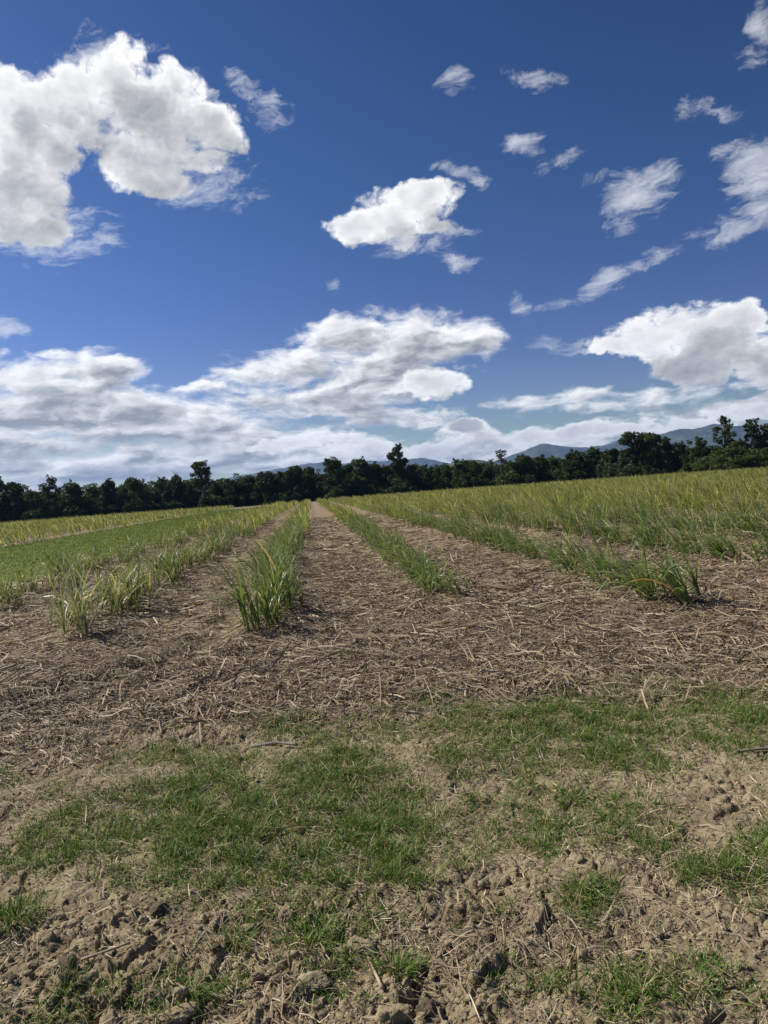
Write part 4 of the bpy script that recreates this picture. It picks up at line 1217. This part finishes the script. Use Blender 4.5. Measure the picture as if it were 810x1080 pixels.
def build_world():
    w = bpy.data.worlds.new('World'); scene.world = w; w.use_nodes = True
    w.node_tree.nodes.clear()
    t = NT(w.node_tree)
    out = t.n('ShaderNodeOutputWorld')
    d = t.n('ShaderNodeTexCoord').outputs['Generated']
    sp = t.n('ShaderNodeSeparateXYZ'); t.L(d, sp.inputs[0])
    az = t.m('MULTIPLY', t.m('ARCTAN2', sp.outputs[0], sp.outputs[1]), 57.29578)
    el = t.m('MULTIPLY', t.m('ARCSINE', sp.outputs[2]), 57.29578)
    sky = t.n('ShaderNodeTexSky', sky_type='NISHITA', sun_disc=False)
    sky.sun_elevation = SUN_EL; sky.sun_rotation = SUN_AZ
    sky.air_density = SKY_AIR; sky.dust_density = SKY_DUST; sky.ozone_density = SKY_OZONE; sky.altitude = SKY_ALT
    gm = t.n('ShaderNodeGamma'); gm.inputs[1].default_value = SKY_GAMMA; t.L(sky.outputs[0], gm.inputs[0])
    hs = t.n('ShaderNodeHueSaturation'); hs.inputs['Saturation'].default_value = SKY_SAT; t.L(t.ramp(el, 2.0, 24.0, 0.532, 0.506), hs.inputs['Hue']); hs.inputs['Value'].default_value = SKY_VAL
    t.L(gm.outputs[0], hs.inputs['Color'])

    cx = t.n('ShaderNodeCombineXYZ'); t.L(az, cx.inputs[0]); t.L(el, cx.inputs[1])
    # towards the horizon cloud layers are seen edge-on: their texture is squeezed upwards
    lg = t.m('LOGARITHM', t.m('ADD', 1.0, t.m('DIVIDE', t.m('MAXIMUM', el, 0.0), 5.0)), 2.71828)
    st = t.n('ShaderNodeCombineXYZ'); t.L(t.m('MULTIPLY', az, 0.1), st.inputs[0])
    t.L(t.m('MULTIPLY', t.m('MULTIPLY_ADD', lg, 8.0, el), 0.1), st.inputs[1])
    q = st.outputs[0]

    def mass(grp, vec):
        nd = t.n('ShaderNodeGroup'); nd.node_tree = grp
        t.L(vec, nd.inputs[0])
        return nd.outputs[0]

    def fb(vec, scale, det, rough=0.6, dist=0.0):
        return t.m('SUBTRACT', t.noise(vec, scale, det, rough, dist, dim='2D').outputs[0], 0.5)

    def shift(vec, dx, dy):
        return t.vm('ADD', vec, (dx, dy, 0.0))

    def billow(vec, scale, det):
        nd = t.n('ShaderNodeTexVoronoi', voronoi_dimensions='2D', feature='F1', normalize=True)
        t.L(vec, nd.inputs['Vector']); nd.inputs['Scale'].default_value = scale
        nd.inputs['Detail'].default_value = det; nd.inputs['Roughness'].default_value = 0.55
        return t.m('SUBTRACT', 0.35, nd.outputs['Distance'])

    wn = t.noise(q, 1.7, 4, 0.6, dim='2D')
    w0 = t.vm('SUBTRACT', wn.outputs['Color'], (0.5, 0.5, 0.5))
    pw = t.vm('ADD', t.vm('ADD', cx.outputs[0], t.vm('MULTIPLY', w0, (3.4, 2.4, 0.0))), (0, 0, 1.0))
    wn2 = t.noise(q, 6.5, 3, 0.6, dim='2D')
    qw = t.vm('ADD', t.vm('ADD', q, t.vm('MULTIPLY', w0, (0.12, 0.08, 0.0))),
              t.vm('MULTIPLY', t.vm('SUBTRACT', wn2.outputs['Color'], (0.5, 0.5, 0.5)), (0.10, 0.07, 0.0)))

    # ---- heaped clouds
    gc_ = mass_group('heaped_cloud_mass', CUMULUS, 0.20)
    F = mass(gc_, pw)
    Fs = mass(gc_, shift(pw, -1.3, 1.9))
    nhi = fb(qw, 3.2, 12, 0.60)
    nlo = fb(qw, 3.2, 3, 0.55)
    nlo_s = fb(shift(qw, -0.045, 0.06), 3.2, 3, 0.55)
    b0 = billow(qw, 5.0, 3.0)
    b1 = billow(shift(qw, -0.018, 0.028), 5.0, 3.0)
    body = t.m('ADD', t.m('MULTIPLY', nhi, 2.0), t.m('MULTIPLY', b0, 1.25))
    T = t.m('ADD', F, body)
    Tl = t.m('ADD', F, t.m('ADD', t.m('MULTIPLY', nlo, 2.0), t.m('MULTIPLY', b0, 0.5)))
    Ts = t.m('ADD', Fs, t.m('ADD', t.m('MULTIPLY', nlo_s, 2.0), t.m('MULTIPLY', b1, 0.5)))
    a_c = t.ramp(T, -0.04, 0.58)
    od = t.m('ADD', t.m('MULTIPLY', t.m('MAXIMUM', t.m('SUBTRACT', Ts, 0.12), 0.0), 1.15),
             t.m('MULTIPLY', t.m('MAXIMUM', t.m('SUBTRACT', Tl, 0.30), 0.0), 0.75))
    lit = t.m('EXPONENT', t.m('MULTIPLY', od, -1.0))
    relief = t.m('ADD', t.m('MULTIPLY', t.m('SUBTRACT', b0, b1), 0.55), t.m('MULTIPLY', t.m('SUBTRACT', nhi, nlo), 0.14))
    lit = t.m('ADD', lit, t.m('MULTIPLY', relief, 0.8), clamp=True)
    c_c = t.mix(lit, CLOUD_DARK, CLOUD_LIT)

    # ---- layered sheets low in the sky
    gs_ = mass_group('sheet_cloud_mass', SHEETS, 0.18)
    qs = t.vm('MULTIPLY', qw, (0.78, 1.25, 1.0))
    G = mass(gs_, pw)
    Gs = mass(gs_, shift(pw, -0.6, 1.5))
    s0 = fb(qs, 3.0, 11, 0.575, 0.2)
    sl = fb(qs, 3.0, 4, 0.55, 0.2)
    sl_s = fb(shift(qs, -0.04, 0.09), 3.0, 4, 0.55, 0.2)
    U = t.m('MULTIPLY_ADD', s0, 2.7, G)
    Us = t.m('MULTIPLY_ADD', sl_s, 2.8, Gs)
    Ul = t.m('MULTIPLY_ADD', sl, 2.8, G)
    a_s = t.m('MULTIPLY', t.ramp(U, -0.15, 0.75), 0.97)
    od = t.m('ADD', t.m('MULTIPLY', t.m('MAXIMUM', t.m('SUBTRACT', Us, 0.12), 0.0), 1.10),
             t.m('MULTIPLY', t.m('MAXIMUM', t.m('SUBTRACT', Ul, 0.30), 0.0), 0.65))
    lit = t.m('EXPONENT', t.m('MULTIPLY', od, -1.0))
    relief = t.m('ADD', t.m('MULTIPLY', t.m('SUBTRACT', sl, sl_s), 1.8), t.m('MULTIPLY', t.m('SUBTRACT', s0, sl), 0.8))
    lit = t.m('ADD', lit, t.m('MULTIPLY', relief, a_s), clamp=True)
    c_s = t.mix(lit, SHEET_DARK, SHEET_LIT)

    # ---- torn wisps
    gw_ = mass_group('wisp_mass', WISPS, 0.15)
    rot = t.n('ShaderNodeVectorRotate', rotation_type='Z_AXIS'); t.L(qw, rot.inputs['Vector']); rot.inputs['Angle'].default_value = R(-18)
    qf = t.vm('MULTIPLY', rot.outputs[0], (0.80, 1.45, 1.0))
    wv = t.m('MULTIPLY_ADD', fb(qf, 3.6, 12, 0.72, 0.35), 3.8, mass(gw_, pw))
    a_w = t.m('MULTIPLY', t.m('POWER', t.ramp(wv, -0.12, 1.45, smooth=False), 1.35), 0.82)
    c_w = t.mix(t.ramp(wv, 0.3, 1.6), CLOUD_LIT, (0.62, 0.65, 0.70, 1))

    # ---- small grey clouds in front
    gd_ = mass_group('grey_cloud_mass', GREY_FRACTUS, 0.15)
    dv = t.m('MULTIPLY_ADD', nhi, 1.6, mass(gd_, pw))
    a_d = t.m('MULTIPLY', t.ramp(dv, 0.0, 0.7), 0.75)

    s = 1.0 / SKY_STRENGTH
    k = lambda c: t.vm('MULTIPLY', c, (s, s, s))
    mixed = t.mix(a_w, hs.outputs[0], k(c_w))
    mixed = t.mix(a_s, mixed, k(c_s))
    mixed = t.mix(a_c, mixed, k(c_c))
    mixed = t.mix(a_d, mixed, k(t.mix(t.ramp(nhi, -0.1, 0.1), (0.25, 0.27, 0.30, 1), (0.38, 0.395, 0.42, 1))))
    bg = t.n('ShaderNodeBackground'); bg.inputs['Strength'].default_value = SKY_STRENGTH
    t.L(mixed, bg.inputs['Color']); t.L(bg.outputs[0], out.inputs[0])
    try:
        w.cycles.sampling_method = 'MANUAL'; w.cycles.sample_map_resolution = 512
    except Exception:
        pass


SKY_STRENGTH = 0.10
SKY_AIR, SKY_DUST, SKY_OZONE, SKY_ALT = 1.0, 0.4, 1.6, 0
SKY_SAT, SKY_VAL, SKY_GAMMA = 1.10, 0.212, 1.60
CLOUD_DARK = (0.26, 0.27, 0.29, 1); CLOUD_LIT = (0.95, 0.95, 0.95, 1)
SHEET_DARK = (0.27, 0.285, 0.305, 1); SHEET_LIT = (0.95, 0.95, 0.95, 1)
build_world()
sun = bpy.data.lights.new('sun', 'SUN'); sun.energy = 5.0; sun.angle = R(0.55); sun.color = (1.0, 0.93, 0.80)
so = bpy.data.objects.new('sun', sun); COL.objects.link(so)
sd = Vector((math.sin(SUN_AZ) * math.cos(SUN_EL), math.cos(SUN_AZ) * math.cos(SUN_EL), math.sin(SUN_EL)))
so.rotation_euler = sd.to_track_quat('Z', 'Y').to_euler(); so.location = sd * 50

# ------------------------------------------------------------------ air
if HAZE:
    hv = [(x, y, z) for z in (-1.3, 385.0) for x, y in ((-8800, -8800), (8800, -8800), (8800, 8800), (-8800, 8800))]
    me = bpy.data.meshes.new('haze')
    me.from_pydata(hv, [], [(3, 2, 1, 0), (4, 5, 6, 7), (0, 1, 5, 4), (1, 2, 6, 5), (2, 3, 7, 6), (3, 0, 4, 7)])
    m = bpy.data.materials.new('haze'); m.use_nodes = True; m.node_tree.nodes.clear(); t = NT(m.node_tree)
    o_ = t.n('ShaderNodeOutputMaterial'); pv = t.n('ShaderNodeVolumePrincipled')
    pv.inputs['Color'].default_value = (0.33, 0.53, 1.0, 1); pv.inputs['Density'].default_value = HAZE; pv.inputs['Anisotropy'].default_value = 0.2
    t.L(pv.outputs[0], o_.inputs['Volume'])
    me.materials.append(m)
    link('haze', me, kind='stuff')

# ------------------------------------------------------------------ camera
cam = bpy.data.cameras.new('camera'); cam.sensor_fit = 'VERTICAL'; cam.sensor_height = 36.0; cam.lens = 26.0
cam.clip_start = 0.05; cam.clip_end = 30000
co = bpy.data.objects.new('camera', cam); COL.objects.link(co)
p, phi = R(-1.727), R(4.164)
f = Vector((0, math.cos(p), math.sin(p))); u0 = Vector((0, -math.sin(p), math.cos(p))); r0 = Vector((1, 0, 0))
rt = r0 * math.cos(phi) - u0 * math.sin(phi); up = u0 * math.cos(phi) + r0 * math.sin(phi)
M = Matrix((rt, up, -f)).transposed().to_4x4(); M.translation = (0, 0, EYE)
co.matrix_world = M
scene.camera = co

scene.render.engine = 'CYCLES'
scene.cycles.max_bounces = 6; scene.cycles.diffuse_bounces = 3; scene.cycles.glossy_bounces = 1
scene.cycles.transmission_bounces = 3; scene.cycles.transparent_max_bounces = 4; scene.cycles.volume_bounces = 0
scene.cycles.use_denoising = True
scene.view_settings.view_transform = 'Standard'; scene.view_settings.look = 'None'
scene.view_settings.exposure = 0.28; scene.view_settings.gamma = 1.0
scene.view_settings.use_curve_mapping = False
